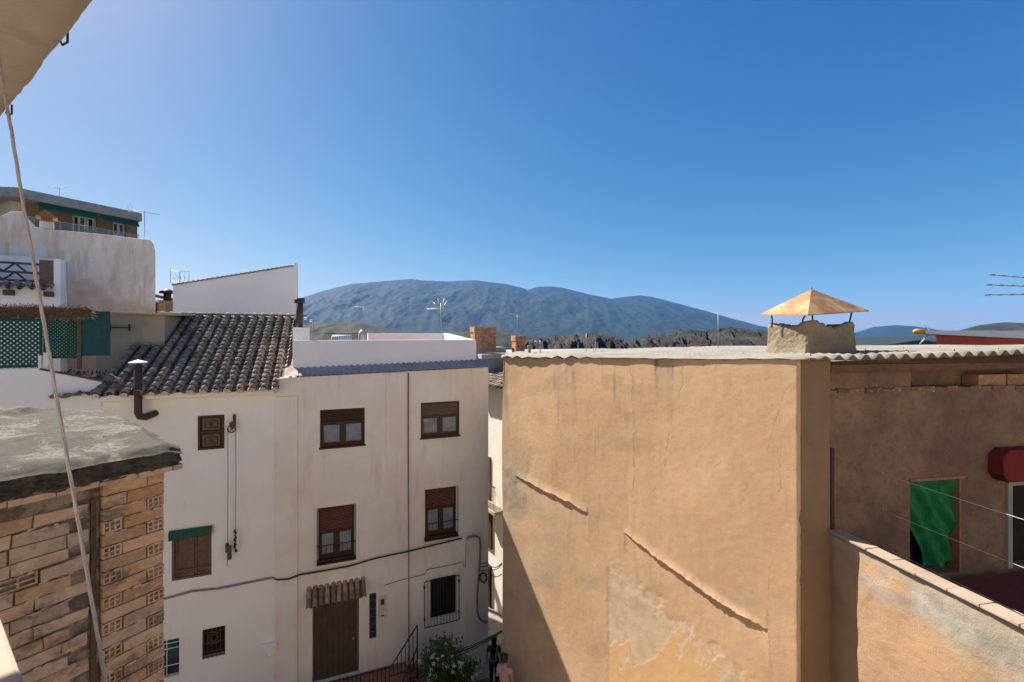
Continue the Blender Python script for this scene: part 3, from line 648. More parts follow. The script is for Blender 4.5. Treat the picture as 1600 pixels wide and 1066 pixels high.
# lattice screens (things of their own)
def lattice(u0, u1, v0, v1, back, label, p=.085):
    a, zt = FW.tz(u0, v0, back); b = FW.tz(u1, v0, back)[0]; zb = FW.tz((u0+u1)/2, v1, back)[1]
    r = empty('lattice_screen', FW.w(a, back, zb), FW.rz, label, 'screen', 'green lattice screens on the terrace')
    w, h = b-a, zt-zb; mb = MB(); rnd = random.Random(int(u0)+3)
    for sgn in (1, -1):
        k = -h
        while k < w:
            pa, pb = (max(k, 0), max(0, -k)), (min(k+h, w), min(h, w-k))
            if sgn < 0: pa, pb = (w-pa[0], pa[1]), (w-pb[0], pb[1])
            dx, dz = pb[0]-pa[0], pb[1]-pa[1]; L = math.hypot(dx, dz)
            if L > .03:
                wd = .045; nx, nz = -dz/L*wd/2, dx/L*wd/2; y = 0 if sgn > 0 else .008
                mb.add([(pa[0]+nx,y,pa[1]+nz),(pa[0]-nx,y,pa[1]-nz),(pb[0]-nx,y,pb[1]-nz),(pb[0]+nx,y,pb[1]+nz),(pa[0]+nx,y+.007,pa[1]+nz),(pa[0]-nx,y+.007,pa[1]-nz),(pb[0]-nx,y+.007,pb[1]-nz),(pb[0]+nx,y+.007,pb[1]+nz)], [(0,1,2,3),(7,6,5,4),(0,3,7,4),(1,5,6,2)])
            k += p
    mb.build('lattice', M['green_lattice'], r)
    mb = MB(); frame_box(mb, 0, w, 0, h, -.015, .02, .05); mb.build('frame', M['green_lattice'], r)
    return r
lattice(-45, 66, 497, 575, .35, 'wide green lattice screen at the left edge of the terrace', .115)
lattice(68, 124, 485, 560, .8, 'green lattice screen right of the hanging rope', .088)
a, zt_ = FW.tz(124, 486, .75); b = FW.tz(172, 486, .75)[0]; zb = FW.tz(150, 556, .75)[1]
pn = empty('green_screen', FW.w(a, .75, zb), FW.rz, 'solid blue green board screen beside the tan shed wall', 'screen')
mb = MB(); mb.box(0, 0, 0, b-a, .02, zt_-zb); mb.build('board', M['green_panel'], pn)
mb = MB(); mb.box(-.04,-.03,-.35,.05,.0,zt_-zb-.2); mb.build('post', M['bark'], pn)
a, zt_ = FW.tz(-45, 476, .5); b = FW.tz(140, 480, .5)[0]; zb = FW.tz(60, 497, .5)[1]
mb = MB(); rnd = random.Random(2)
for i in range(1500):
    x = rnd.uniform(a, b); z = rnd.uniform(zb, zt_-.02); an = rnd.gauss(0, .5) if rnd.random() < .6 else rnd.gauss(1.3, .3); L = rnd.uniform(.08,.22); y = .5+rnd.uniform(-.05,.05)
    mb.tube([(x-math.cos(an)*L, y, z-math.sin(an)*L*.5), (x+math.cos(an)*L, y+rnd.uniform(-.02,.02), z+math.sin(an)*L*.5)], .006, 3, smooth=False, caps=False)
mb.box(a, .53, zb+.03, b, .55, zt_-.05)
o = tag(mb.build('reed_screen', M['reed']), 'brown reed matting fixed above the green lattice', 'screen'); o.location = (FW.o.x, FW.o.y, 0); o.rotation_euler = (0,0,FW.rz)
# clutter under the screens: dark planters and a rubble heap by the tile roof
q = FW.tz(100, 566, .9); pl = empty('planter', FW.w(q[0], .9, zr_-.25), FW.rz, 'dark planter trough under the green lattice screen', 'planter')
mb = MB(); mb.prism([(-.5,-.15),(.9,-.15),(.9,.15),(-.5,.15)], 0, .32); mb.build('trough', M['pipe_brown'], pl, .02)
mb = MB(); rnd = random.Random(9)
for i in range(160):
    p = Vector((rnd.uniform(-.45,.85), rnd.uniform(-.12,.12), .3+rnd.uniform(0,.2))); s_ = .05
    q1, q2 = Vector((rnd.uniform(-1,1),rnd.uniform(-1,1),rnd.uniform(-1,1)))*s_, Vector((rnd.uniform(-1,1),rnd.uniform(-1,1),rnd.uniform(-1,1)))*s_
    g = rnd.uniform(.3,.8); mb.add([p, p+q1, p+q1+q2, p+q2], [(0,1,2,3)], (g,g,g))
mb.build('foliage', M['leaf'], pl)
nx_ = 24; XX, YY = np.meshgrid(np.linspace(-.95, .75, 40), np.linspace(-.7, .8, 36), indexing='ij')
hh = np.exp(-((XX/.5)**2 + (YY/.42)**2)) * .36 + (fbm(XX*6+3, YY*6, 4, 90) - .5)*.42 - .06
q = FW.tz(172, 590, .45)
o = tag(grid('mortar_heap', np.stack([XX, YY, hh], -1), M['cement']), 'lump of old grey mortar at the lower left corner of the tile roof', 'rubble'); o.location = FW.w(q[0], .45, ZE+.22); o.rotation_euler = (0,0,FW.rz)

# ================================================================== WHITE MONO-PITCH HOUSE BEHIND THE TILE ROOF
FG = Frame(((466-CX)/F*21, 21), (.90, .436))
G = loc_root('gabled_house', FG, 'plain white house with a sloping tile edged roofline behind the tile roof', 'house')
xg = FG.tz(270, 445)[0]; zr = FG.tz(462, 416)[1]; zl = FG.tz(270, 446)[1]
mb = MB(); mb.xzprism([(xg, ZB), (0, ZB), (0, zr-.35), (-.02, zr+.1), (-.14, zr+.16), (-.2, zr+.02), (xg, zl)], 0, 7); mb.build('wall', M['white_clean'], G, .01)
mb = MB(); k = 26
for i in range(k):
    xa_, xb_ = xg + (-.2-xg)*i/k - .03, xg + (-.2-xg)*(i+1)/k; za = zl + (zr-zl)*i/k + .0; 
    g = random.uniform(.7,1.1); mb.add([(xa_,-.06,za-.005),(xb_,-.06,za+(zr-zl)/k-.03),(xb_,-.06,za+(zr-zl)/k+.02),(xa_,-.06,za+.065),(xa_,7.05,za-.005),(xb_,7.05,za+(zr-zl)/k-.03),(xb_,7.05,za+(zr-zl)/k+.02),(xa_,7.05,za+.065)], [(0,1,2,3),(3,2,6,7),(0,3,7,4),(1,5,6,2),(0,4,5,1)], (g,g*.95,g*.9))
mb.build('roof_edge', M['tile_clay'], G)
mb = MB(); mb.box(xg-.12, 0.02, ZB, xg-.004, 6.9, zl-.75); mb.box(xg-.25,-.02,zl-1.6,xg-.004,.3,zl-.7); mb.build('side_wall', M['brick_front'], G)

# ochre house with an ornate chimney, seen between the big old wall and the gabled house
FO = Frame(((292-CX)/F*24, 24), (.927, .3746))
O = loc_root('ochre_house', FO, 'small ochre house wedged between the old white wall and the gabled house', 'house')
ox0 = FO.tz(225, 480)[0]; z_ = FO.tz(280, 470)[1]
mb = MB(); mb.box(ox0, 0, ZB, 0, 5, z_-.12); mb.build('wall', M['ochre_wall'], O)
mb = MB(); mb.xzprism([(ox0-.1, z_+.28),(0.1, z_-.12),(.1, z_-.02),(ox0-.1, z_+.42)], -.2, 5.2); mb.build('roof', M['roof_grey'], O)
c = FO.rect(250, 273, 474, 488, -.6)
mb = MB(); mb.box(c[0], -.9, c[2]-2, c[1], -.3, c[3]); ch = mb.build('chimney', M['ochre_wall'], O)
mb = MB()
for i in range(6): x = c[0] + (c[1]-c[0])*(i+.25)/6; mb.box(x, -.92, c[3]-.02, x+.06, -.28, c[3]+.12)
mb.build('dentils', M['ochre_wall'], ch)
mb = MB(); xm = (c[0]+c[1])/2; mb.tube([(xm,-.6,c[3]+.05),(xm,-.6,c[3]+.62)], .17, 12); mb.tube([(xm,-.6,c[3]+.5),(xm,-.6,c[3]+.58),(xm,-.6,c[3]+.74)], [.36,.34,.05], 12); mb.build('cowl', M['black_iron'], ch)
tk = FO.tz(283, 462, -.2)
# ================================================================== OLD STAINED WHITE BUILDING (left)
FS = Frame(((243-CX)/F*22, 22), (.726, .688))
O2 = loc_root('old_white_building', FS, 'big windowless old white building with tan damp stains at the left', 'building')
sx = FS.tz(-120, 350)[0]; tp = [(62,351),(70,359),(84,359),(160,366),(232,374)]
pts = [(sx, ZB), (-.02, ZB), (.0, 1.2)] + [FS.tz(u, v) for u, v in ((243,420),(243,395),(240,381),(234,375),(160,366),(86,359),(56,355),(36,331),(18,330),(0,338))] + [(sx, FS.tz(0,338)[1])]
mb = MB(); mb.xzprism(pts, 0, 9)
mb.build('wall', M['white_old2'], O2, .03)
c = FS.rect(62, 84, 348, 360, .4)
mb = MB(); mb.box(c[0], .1, c[2]-.6, c[1], .8, c[3]); ch = mb.build('chimney', M['white_old'], O2)
mb = MB()
for i in range(4): x = c[0]+.05+(c[1]-c[0]-.1)*i/3.6; mb.box(x, .12, c[3], x+.08, .78, c[3]+.22)
mb.build('brick_piers', M['clay_red'], ch)
mb = MB(); mb.xzprism([(c[0]-.12, c[3]+.2),(c[1]+.12, c[3]+.2),((c[0]+c[1])/2, c[3]+.48)], -.0, .9); mb.build('cap', M['tile_clay'] if False else M['clay_red'], ch)
# white lower block with triangle lattice terrace, shutter and tile ledge
FL = Frame(((108-CX)/F*18, 18), (.80, .60))
L_ = loc_root('terrace_house', FL, 'white house with a triangular lattice balcony and brown shutter at far left', 'house')
lx = FL.tz(-120, 420)[0]; zt_ = FL.tz(95, 405)[1]; zl_ = FL.tz(40, 448)[1]
mb = MB(); mb.box(lx, .0, ZB, -.25, 1.5, zl_-.05); mb.box(FL.tz(84,405)[0], .0, zl_-.05, -.25, 1.5, zt_); mb.box(lx, 1.2, zl_-.05, -.25, 1.5, FL.tz(20,400,1.2)[1]); mb.build('wall', M['white_clean'], L_)
s_ = FL.rect(61, 83, 406, 444, -.03)
mb = MB(); slats(mb, s_[0], s_[1], s_[2], s_[3], .02, .09, .02); mb.box(s_[0], .02, s_[2], s_[1], .06, s_[3]); mb.build('shutter', M['shutter_brown'], L_)
mb = MB(); za, zb, zc = FL.tz(30, 411)[1], FL.tz(30, 425)[1], FL.tz(30, 438)[1]; xe = FL.tz(61, 420)[0]
for z in (za, zb, zc): mb.box(lx, .1, z-.04, xe, .16, z+.04)
k = lx; st = .62
while k < xe - st:
    for z0, z1 in ((zb, za), (zc, zb)):
        mb.tube([(k,.13,z0),(k+st/2,.13,z1)], .035, 5); mb.tube([(k+st/2,.13,z1),(k+st,.13,z0)], .035, 5)
    k += st
mb.build('lattice_balustrade', M['brown_metal'], L_)
barrel_roof('tile_ledge', L_, lx, FL.tz(84,440)[0], FL.tz(84,440)[0], -.35, zl_-.12, .1, zl_+.1, M['tile'], pitch=.3, row=.22, seed=6)
x = FL.tz(70,450)[0]-5.25
while x < FL.tz(84,440)[0]-.1: mb = MB(); mb.box(x, -.3, zl_-.36, x+.26, 0, zl_-.17); mb.build('bracket', M['brown_metal'], L_); x += 1.05

# ================================================================== BRICK APARTMENT BLOCK (far left)
FA = Frame(((219-CX)/F*50, 50), (.44, .897))
P_ = loc_root('apartment_block', FA, 'brick apartment block with green awnings and a flat grey roof above the old wall', 'building')
ax = FA.tz(28, 300)[0]; zt_ = FA.tz(219, 334)[1]; zb = FA.tz(219, 346)[1]
mb = MB(); mb.box(ax, 1.6, ZB, -.6, 14, zb); mb.build('wall', M['cream_front'], P_)
mb = MB(); mb.prism([(ax-.3,-.4),(.0,-.4),(.0,14.2),(ax-6,14.2),(ax-6,9)], zb-.05, zt_); mb.build('roof', M['roof_grey'], P_, .03)
zfl = FA.tz(150, 372)[1]
mb = MB(); mb.box(ax, -.3, zfl-.35, -.1, 1.6, zfl-.05); mb.build('balcony_slab', M['roof_grey'], P_)
for u0, u1 in ((40,68), (75,112), (151,176), (196,214)):
    r_ = (FA.tz(u0, 340, 1.4)[0], FA.tz(u1, 340, 1.4)[0]); mb = MB(); mb.box(r_[0], 1.3, zfl-.3, r_[1], 1.58, zb-.05); mb.build('brick_panel', M['brick_front'], P_)
for u0, u1 in ((115,124), (124,134), (137,147), (177,185), (186,194)):
    r_ = (FA.tz(u0, 340, 1.4)[0], FA.tz(u1, 340, 1.4)[0]); z0 = zfl+ (.1 if u0 < 150 else 1.0); z1 = z0 + (2.1 if u0 < 150 else 1.2)
    mb = MB(); frame_box(mb, r_[0], r_[1], z0, z1, 1.48, 1.57, .1); w = mb.build('window', M['white_paint'], P_)
    mb = MB(); mb.box(r_[0]+.1, 1.52, z0+.1, r_[1]-.1, 1.56, z1-.1); mb.build('pane', M['glass'], w)
for u0, u1 in ((58,149), (156,214)):
    a_, b_ = FA.tz(u0, 330, 0)[0], FA.tz(u1, 330, 0)[0]
    mb = MB(); mb.tube([(a_,-.15,zb-.22),(b_,-.15,zb-.22)], .14, 8); mb.add([(a_,-.2,zb-.15),(b_,-.2,zb-.15),(b_,-.5,zb-.55),(a_,-.5,zb-.55)], [(0,1,2,3)]); mb.add([(a_,-.5,zb-.55),(b_,-.5,zb-.55),(b_,-.5,zb-.75),(a_,-.5,zb-.75)], [(0,1,2,3)]); mb.build('awning', M['awning_green'], P_)
mb = MB(); a_ = ax; 
for z in (zfl+1.0, zfl+.08): mb.tube([(a_,-.2,z),(-.2,-.2,z)], .035, 5)
for i in range(90): x = a_ + (-.2-a_)*i/89; mb.tube([(x,-.2,zfl),(x,-.2,zfl+1.0)], .02 if i % 9 else .045, 4, smooth=False)
mb.build('railing', M['galvanised'], P_)
mb = MB(); mb.box(ax-6, 9.2, ZB, ax-.1, 13.8, zb-.02)
mb.build('wing_wall', M['brick_front'], P_)

# ================================================================== AERIALS
def aerial(loc, h, label, kind='yagi', s=1., rz=0., tilt=0):
    r = empty('tv_aerial', loc, rz, label, 'aerial', 'television aerials on the roofs')
    mb = MB(); mb.tube([(0,0,0),(tilt*h,0,h)], .014*s, 6); mb.build('mast', M['aerial'], r)
    mb = MB(); tx = tilt*h
    if kind == 'yagi':
        mb.tube([(tx-.5*s,0,h*.97),(tx+.6*s,0,h*.97)], .012*s, 5)
        for i in range(8): x = tx-.45*s + i*.14*s; l = (.3-.02*i)*s; mb.tube([(x,-l,h*.97),(x,l,h*.97)], .006*s, 4)
        for q in (-1, 1): mb.tube([(tx-.5*s,-.3*s,h*.97),(tx-.62*s,-.3*s,h*.97+q*.25*s)], .006*s, 4); mb.tube([(tx-.5*s,.3*s,h*.97),(tx-.62*s,.3*s,h*.97+q*.25*s)], .006*s, 4)
    elif kind == 'panel':
        for z in (h-.55*s, h-.05*s): mb.tube([(-.35*s,0,z),(.35*s,0,z)], .009*s, 4)
        for x in (-.35,-.17,0,.17,.35): mb.tube([(x*s,0,h-.6*s),(x*s,0,h)], .01*s if abs(x) > .3 else .005*s, 4)
        for q in (-1, 1): mb.tube([(q*.13*s+math.cos(a_)*.09*s,-.06,h-.35*s+math.sin(a_)*.07*s) for a_ in np.linspace(0,6.28,10)], .008*s, 4, caps=False)
    elif kind == 'fan':
        for a_ in (-58,-22,18,42):
            an = R(90-a_); L = .30*s; pts = [(tx, 0, h*.86), (tx+math.cos(an)*L*.6, .05, h*.86+math.sin(an)*L*.4), (tx+math.cos(an)*L, .1, h*.86+math.sin(an)*L)]; mb.tube(pts, .010*s, 4)
        mb.tube([(tx-.45*s,0,h*.8),(tx+.3*s,0,h*.84)], .01*s, 4)
    elif kind == 'rake':
        for i in range(5): mb.tube([(-.5*s+i*.04,-.15+i*.08,h-.1*i*s),(.25*s+i*.1*s,-.15+i*.08,h-.35*s-.1*i*s)], .009*s, 4)
        mb.tube([(.25*s,-.2,h-.3*s),(.45*s,.2,0)], .01*s, 4); mb.tube([(.4*s,-.2,h-.4*s),(.5*s,.1,0)], .01*s, 4)
    mb.build('elements', M['aerial'], r)
    return r
q = ray(689, 522, 19.0); aerial(q, 1.3, 'forked aerial on a mast at the corner of the white roof terrace', 'fan', 1.3)
q = ray(568, 530, 24); q.z = ray(568, 530, 24).z; aerial(q, 1.75, 'small yagi aerial in front of the mountain left of the terrace', 'yagi', .9, 1.15)
q = ray(281, 446, 20.2); aerial(q, .68, 'square grid aerial on the end of the sloping white roofline', 'panel', 1.0, .3)
q = FS.w(FS.tz(226, 374, .3)[0], .3, FS.tz(226, 374, .3)[1]); aerial(q, 1.35, 'tall aerial at the right corner of the old white building', 'yagi', 1.0, .9)
q = ray(93, 308, 46); aerial(q, 1.0, 'small aerial on the flat roof of the apartment block', 'yagi', 1.2)
q = ray(1122, 553, 15.0); q.z = ray(1122, 553, 15).z; r_ = aerial(q, 1.4, 'bare thin mast rising from the grey roof before the mountain slope', 'none', .55)
q = ray(916, 553, 14.0); aerial(q, .62, 'fallen rake shaped aerial leaning on the grey roof', 'rake', .62)
q = ray(844, 553, 14.5); r_ = aerial(q, .42, 'short stub aerial left of the leaning one', 'none', 1.2)
for c_ in list(r_.children):
    if c_.name.startswith('elements'): bpy.data.objects.remove(c_)
mb = MB(); mb.tube([(-.18,0,.40),(.03,0,.36)], .02, 6); mb.build('elements', M['aerial'], r_)
# aerial poking in at the right edge
q = ray(1612, 560, 11.5)
r_ = empty('tv_aerial', q, 0, 'large aerial with three dashed arms at the right edge of the sky', 'aerial', 'television aerials on the roofs')
mb = MB(); mb.tube([(0,0,-.2),(0,0,2.25)], .02, 6); mb.build('mast', M['aerial'], r_)
mb = MB()
for dx, v0, v1 in ((1544,429,436),(1539,445,448),(1537,461,460)):
    p0, p1 = ray(dx, v0, 11.3) - q, ray(1625, v1, 11.6) - q; mb.tube([p0, p1], .012, 6)
    for k in range(5): a_, b_ = p0.lerp(p1, k/5+.03), p0.lerp(p1, k/5+.12); mb.tube([a_, b_], .02, 6)
mb.build('elements', M['aerial'], r_)

# ================================================================== ROOFS AND HOUSES BEHIND THE TERRACE, AND DOWN THE ALLEY
FR = Frame(((785-CX)/F*19.3, 19.3), (.56, -.83))
D_ = loc_root('alley_house', FR, 'sunlit cream house with a railed balcony at the end of the alley', 'house')
zt_ = FR.tz(775, 600)[1]
mb = MB(); wh = FR.rect(765, 769, 700, 750); 
mb.box(-2.2, 0, -14, 3, 3.6, zt_); mb.build('wall', M['white_sunlit'], D_)
mb = MB(); z0 = FR.tz(772, 785)[1]; mb.box(-1.6, -.6, z0-.15, .35, 0, z0); bc = mb.build('balcony', M['tan_wall'], D_, .01)
mb = MB(); 
for i in range(17): x = -1.55 + i*.115; mb.tube([(x,-.55,z0),(x,-.55,z0+1.0)], .012, 4)
mb.tube([(-1.55,-.55,z0+1.0),(.3,-.55,z0+1.0)], .02, 6)
for i in range(5): y = -.55+.13*i; mb.tube([(-1.55,y,z0),(-1.55,y,z0+1.0)], .012, 4)
mb.build('railing', M['rust_metal'], bc)
mb = MB(); a_ = FR.tz(766, 700)[0]; mb.box(a_-.5, -.06, z0, a_+.06, .0, z0+1.9); mb.build('shutter', M['shutter_red'], D_)
mb = MB(); mb.box(a_-.5, -.08, z0-2.1, a_+.2, .0, z0-.5); mb.build('door', M['dark_wood'], D_)
mb = MB(); mb.box(a_-.6, -.1, -14, a_+.12, .0, z0-2.9); mb.build('doorway', M['dark_inside'], D_)
barrel_roof('roof', D_, -2.4, 3, 3, -.5, zt_-.05, 1.8, zt_+.62, M['tile'], seed=14, row=.3)
mb = MB(); mb.add([(-2.4,-.45,zt_-.02),(3,-.45,zt_-.02),(3,1.8,zt_+.58),(-2.4,1.8,zt_+.58),(3,4,zt_),(-2.4,4,zt_)], [(0,1,2,3),(3,2,4,5)]); mb.build('roof_body', M['mortar'], D_)
# grey house with the brick chimney, right behind the terrace
FC = Frame(((750-CX)/F*20, 20), (.927, .3746))
K_ = loc_root('grey_house', FC, 'low grey rendered house behind the white roof terrace', 'house')
z_ = FC.tz(760, 543)[1]
mb = MB(); mb.box(-.3, 2, -13, .95, 5, z_); mb.box(.95, 3, -13, 2.4, 6, z_-.08); mb.build('wall', M['grey_wall'], K_)
c = FC.rect(740, 773, 511, 545, 2.2)
def brick_stack(name, x0, x1, y0, y1, z0, z1, parent, mat='brick', bl=.25, bh=.065, corbel=True):
    mb = MB(); rnd = random.Random(int(z1*100)+int(x0*10)); nz = int((z1-z0)/bh)
    for k in range(nz):
        e_ = .03 if (corbel and k >= nz-4) else 0; z = z0+k*bh
        for (ax_, n_) in (('x', max(1, round((x1-x0)/bl))), ('y', max(1, round((y1-y0)/bl)))):
            L = ((x1-x0) if ax_ == 'x' else (y1-y0)) + 2*e_; off = (k % 2)*.5
            for i in range(-1, n_+1):
                s0, s1 = max(0, (i+off)/n_*L), min(L, (i+1+off)/n_*L-.008)
                if s1-s0 < .02: continue
                g = rnd.uniform(.7,1.1); tn = (g*1.05, g*.72, g*.55)
                for side in (0, 1):
                    if ax_ == 'x': ya, yb = (y0-e_, y0-e_+.09) if side == 0 else (y1+e_-.09, y1+e_); mb.box(x0-e_+s0, ya, z+.004, x0-e_+s1, yb, z+bh-.004, tn, .003)
                    else: xa_, xb_ = (x0-e_, x0-e_+.09) if side == 0 else (x1+e_-.09, x1+e_); mb.box(xa_, y0-e_+s0+.001, z+.005, xb_, y0-e_+s1-.001, z+bh-.005, tn, .003)
    mb.box(x0+.02, y0+.02, z0, x1-.02, y1-.02, z1-.03, (.5,.45,.4))
    return mb.build(name, M[mat], parent)
brick_stack('chimney', c[0], c[1], 2.0, 2.7, c[2]-.1, c[3], K_)
FC2 = Frame(((806-CX)/F*22, 22), (.927, .3746))
N_ = loc_root('rear_house', FC2, 'low grey roofed house with a thin brick chimney behind the tan building', 'house')
z_ = FC2.tz(810, 549)[1]
mb = MB(); mb.box(-1.6, 0, -13, 9, 6, z_-.25); mb.build('wall', M['grey_wall'], N_)
mb = MB(); mb.xzprism([(-1.8, z_-.32),(9.2, z_-.32),(9.2, z_-.12),(-1.8, z_-.12)], -.2, 6.2); mb.build('roof', M['roof_grey'], N_)
c = FC2.rect(804, 818, 524, 550, -.2); brick_stack('chimney', c[0], c[1], -.35, .15, c[2]-.2, c[3], N_)
aerial(FC2.w((c[0]+c[1])/2-.05, -.1, c[3]-.05), 1.1, 'branched aerial on the thin brick chimney', 'yagi', .8, 1.0)
mb = MB(); p_ = ray(827, 548, 14.6); mb.tube([p_-Vector((0,0,.3)), p_+Vector((0,0,.12))], .05, 8); mb.tube([p_+Vector((0,0,.1)), p_+Vector((0,0,.16))], .07, 8); tag(mb.build('vent_pipe', M['cement']), 'stubby grey vent pipe left of the stub aerial', 'pipe')
# round topped vent and a white tank behind the parapet
v_ = ray(565.5, 535, 18); mb = MB(); mb.tube([v_+Vector((0,0,-.8)), v_+Vector((0,0,.28)), v_+Vector((0,0,.4)), v_+Vector((0,0,.5))], [.13,.13,.12,.02], 14); tag(mb.build('roof_vent', M['galvanised']), 'round topped metal vent standing behind the white parapet', 'vent')
v_ = ray(534, 529, 26); tk_ = empty('water_tank', v_, FW.rz, 'small white water tank beyond the white parapet', 'tank')
mb = MB(); mb.tube([(-.55,0,0),(-.5,0,0.0),(.5,0,0),(.55,0,0)], [.05,.2,.2,.05], 14); mb.build('drum', M['white_paint'], tk_)
mb = MB()
for x in (-.35, .35): mb.box(x-.04,-.15,-1.8,x+.04,.15,-.1)
mb.build('stand', M['galvanised'], tk_)
# railing behind the terrace
q0 = ray(548, 521, 22); rl = empty('roof_railing', q0, FW.rz, 'dark thin roof railing behind the white parapet', 'railing')
mb = MB(); mb.tube([(-1.2,0,0),(1.4,0,0)], .015, 5)
for i in range(27): x = -1.2+i*.1; mb.tube([(x,0,-1.2),(x,0,0)], .008, 4)
mb.build('bars', M['black_iron'], rl)
for (u, h, lb) in ((484, 17, 'small lattice pylon on the hill left of the flue'), (492, 13, 'smaller lattice pylon right beside the first')):
    b_ = ray(u-4, 513, 520); pr_ = empty('pylon', b_, 0, lb, 'pylon', 'lattice pylons on the hill'); mb = MB(); hh_ = h*.75
    for x in (-1.6, 1.6): mb.tube([(x,0,-3),(x*.35,0,hh_)], .22, 4)
    for k in range(4): z = hh_*k/4; w__ = 1.6-1.04*k/4; mb.tube([(-w__,0,z),(w__,0,z+hh_/4)], .16, 4)
    for z in (.8, .95): mb.tube([(-3.4,0,hh_*z),(3.4,0,hh_*z)], .2, 4)
    mb.build('lattice', M['aerial'], pr_)

# ================================================================== TAN BUILDING (right)
BP = Vector(((1250-CX)/F*6.5, 6.5)); AP = Vector(((785-CX)/F*12.0, 12.0))
FT = Frame(AP, BP-AP)                      # the big sunlit side, x from the alley corner to the front corner
FD = Frame(BP, (.986, .167))               # the shaded front
LT = (BP-AP).length
T_ = loc_root('tan_building', FD, 'large tan rendered building with a corrugated roof and cowled chimney', 'building')
def roof_z(x, y): return -.335 + .02*x - .024*y
def roof_surf(X_, Y_):
    Wv = np.sin(X_/.225*2*np.pi)*.036; dist = X_ - (FD.d.dot(AP-BP)*np.clip(Y_/FD.n.dot(AP-BP), 0, 1))
    flatm = np.exp(-(dist/.3)**2)*(1-sstep(3.1, 4.0, Y_))
    return roof_z(X_, Y_) + Wv*(1-.8*flatm) + (fbm(X_*1.1, Y_*.9, 3, 100)-.5)*.042 + .012
def paint_masks(U, V):
    """shapes of worn paint and stains on the big wall, in photograph pixels"""
    n1 = fbm(U/28, V/28, 4, 1); n2 = fbm(U/60, V/60, 4, 4); n3 = fbm(U/9, V/9, 4, 8)
    # peeling zone: right of x=950, under the line from (950,885) to (1175,1066)
    line = 885 + (U-950)*.80
    zone = sstep(-4, 3, U-950+(n3-.5)*4) * sstep(-14, 4, V-line+(n1-.5)*46)
    nn = fbm(U/34+V/90, V/75-U/160, 5, 11)
    bias = nn + (V-1000)/700 + np.exp(-((U-960)/26)**2)*.12 - np.exp(-((V-line-35)/32)**2)*.14; ora = zone * sstep(.45, .50, bias); gre = zone * (1-sstep(.45, .50, bias))
    edge = zone * np.exp(-((bias - .475)/.014)**2) + sstep(.58,.64,n3)*np.exp(-((V-line-8)/16)**2)*sstep(-4,3,U-950)*.9
    # damp grey around the left corner and under the short groove
    grey = .85*np.exp(-(((U-800)/22)**2 + ((V-760)/50)**2)) * sstep(.35,.6,n3*.5+n1*.5)*1.4
    grey += .45*np.exp(-(((U-860)/70)**2 + ((V-800-(U-860)*.3)/30)**2)) * sstep(.4,.65,n1)
    grey += .5*np.exp(-(((U-850)/30)**2 + ((V-890)/30)**2)) + .5*np.exp(-(((U-915)/12)**2+((V-905)/12)**2))
    grey += .8*sstep(1022,1027,U)*(1-sstep(1050,1056,U))*np.exp(-np.clip(V-562,0,999)/34)
    grey += .35*np.exp(-(((U-1150)/90)**2 + ((V-935-(U-1150)*.3)/32)**2)) * sstep(.4,.65,n1)
    grey += .5*sstep(-6,6,V-(1010+(U-790)*.9)) * (1-sstep(870,890,U)) * sstep(790,812,U)
    # streaky dark grime on the upper left half
    st = vn(U/7+2*fbm(U/40,V/90,2,19), V/120, 20)*.5 + vn(U/3.1, V/60, 21)*.3 + fbm(U/25, V/40, 3, 22)*.35; dark = .38*sstep(.62,.95,st)*(1-sstep(930,1010,U))*(1-sstep(620,860,V)) + .12*sstep(.68,.95,st)
    dark += .9*((np.abs(U-1026) < 2.5) | (np.abs(U-1052) < 1.6))*np.exp(-np.clip(V-562,0,999)/26)*(n3 > .4)
    dark += .6*np.exp(-(((U-808)/16)**2+((V-772)/26)**2))*sstep(.4,.6,n3)
    dark += .22*sstep(.52,.72,fbm(U/45, V/30, 4, 33))*(1-sstep(980,1060,U))
    return ora, gre, edge, np.clip(grey, 0, 1), np.clip(dark, 0, 1)
# grid of the sunlit side; x local to FT, relief towards the viewer is -y
xs = np.linspace(0, LT, 440); zs = np.concatenate([np.linspace(ZB+.5, -8.6, 20)[:-1], np.linspace(-8.6, -.2, 500)])
XL, ZL = np.meshgrid(xs, zs, indexing='ij')
WX = FT.o.x + FT.d.x*XL; WY = FT.o.y + FT.d.y*XL
Uf, Vf = CX + WX/WY*F, HZ - ZL/WY*F
rel = (fbm(XL*.4, ZL*.4, 2, 40)-.5)*.08 + (fbm(XL*1.6, ZL*1.6, 3, 44)-.5)*.005 + (fbm(XL*12, ZL*12, 3, 48)-.5)*.0035
def groove(pts, width=2.0, depth=.05, below=.0):
    g = np.zeros_like(Uf)
    for (ua, va), (ub, vb) in zip(pts[:-1], pts[1:]):
        m = (Uf >= ua) & (Uf < ub); vl = va + (vb-va)*(Uf-ua)/(ub-ua) + (fbm(Uf/8, Uf*0, 3, 52)-.5)*4
        g = np.where(m, np.exp(-((Vf-vl)/width)**2)*depth, g)
    return g
ledge1 = [(806,744),(830,755),(852,768),(870,775),(895,788),(918,803)]; ledge2 = [(975,833),(1000,852),(1030,876),(1050,890),(1090,918),(1130,946),(1170,969),(1199,985)]
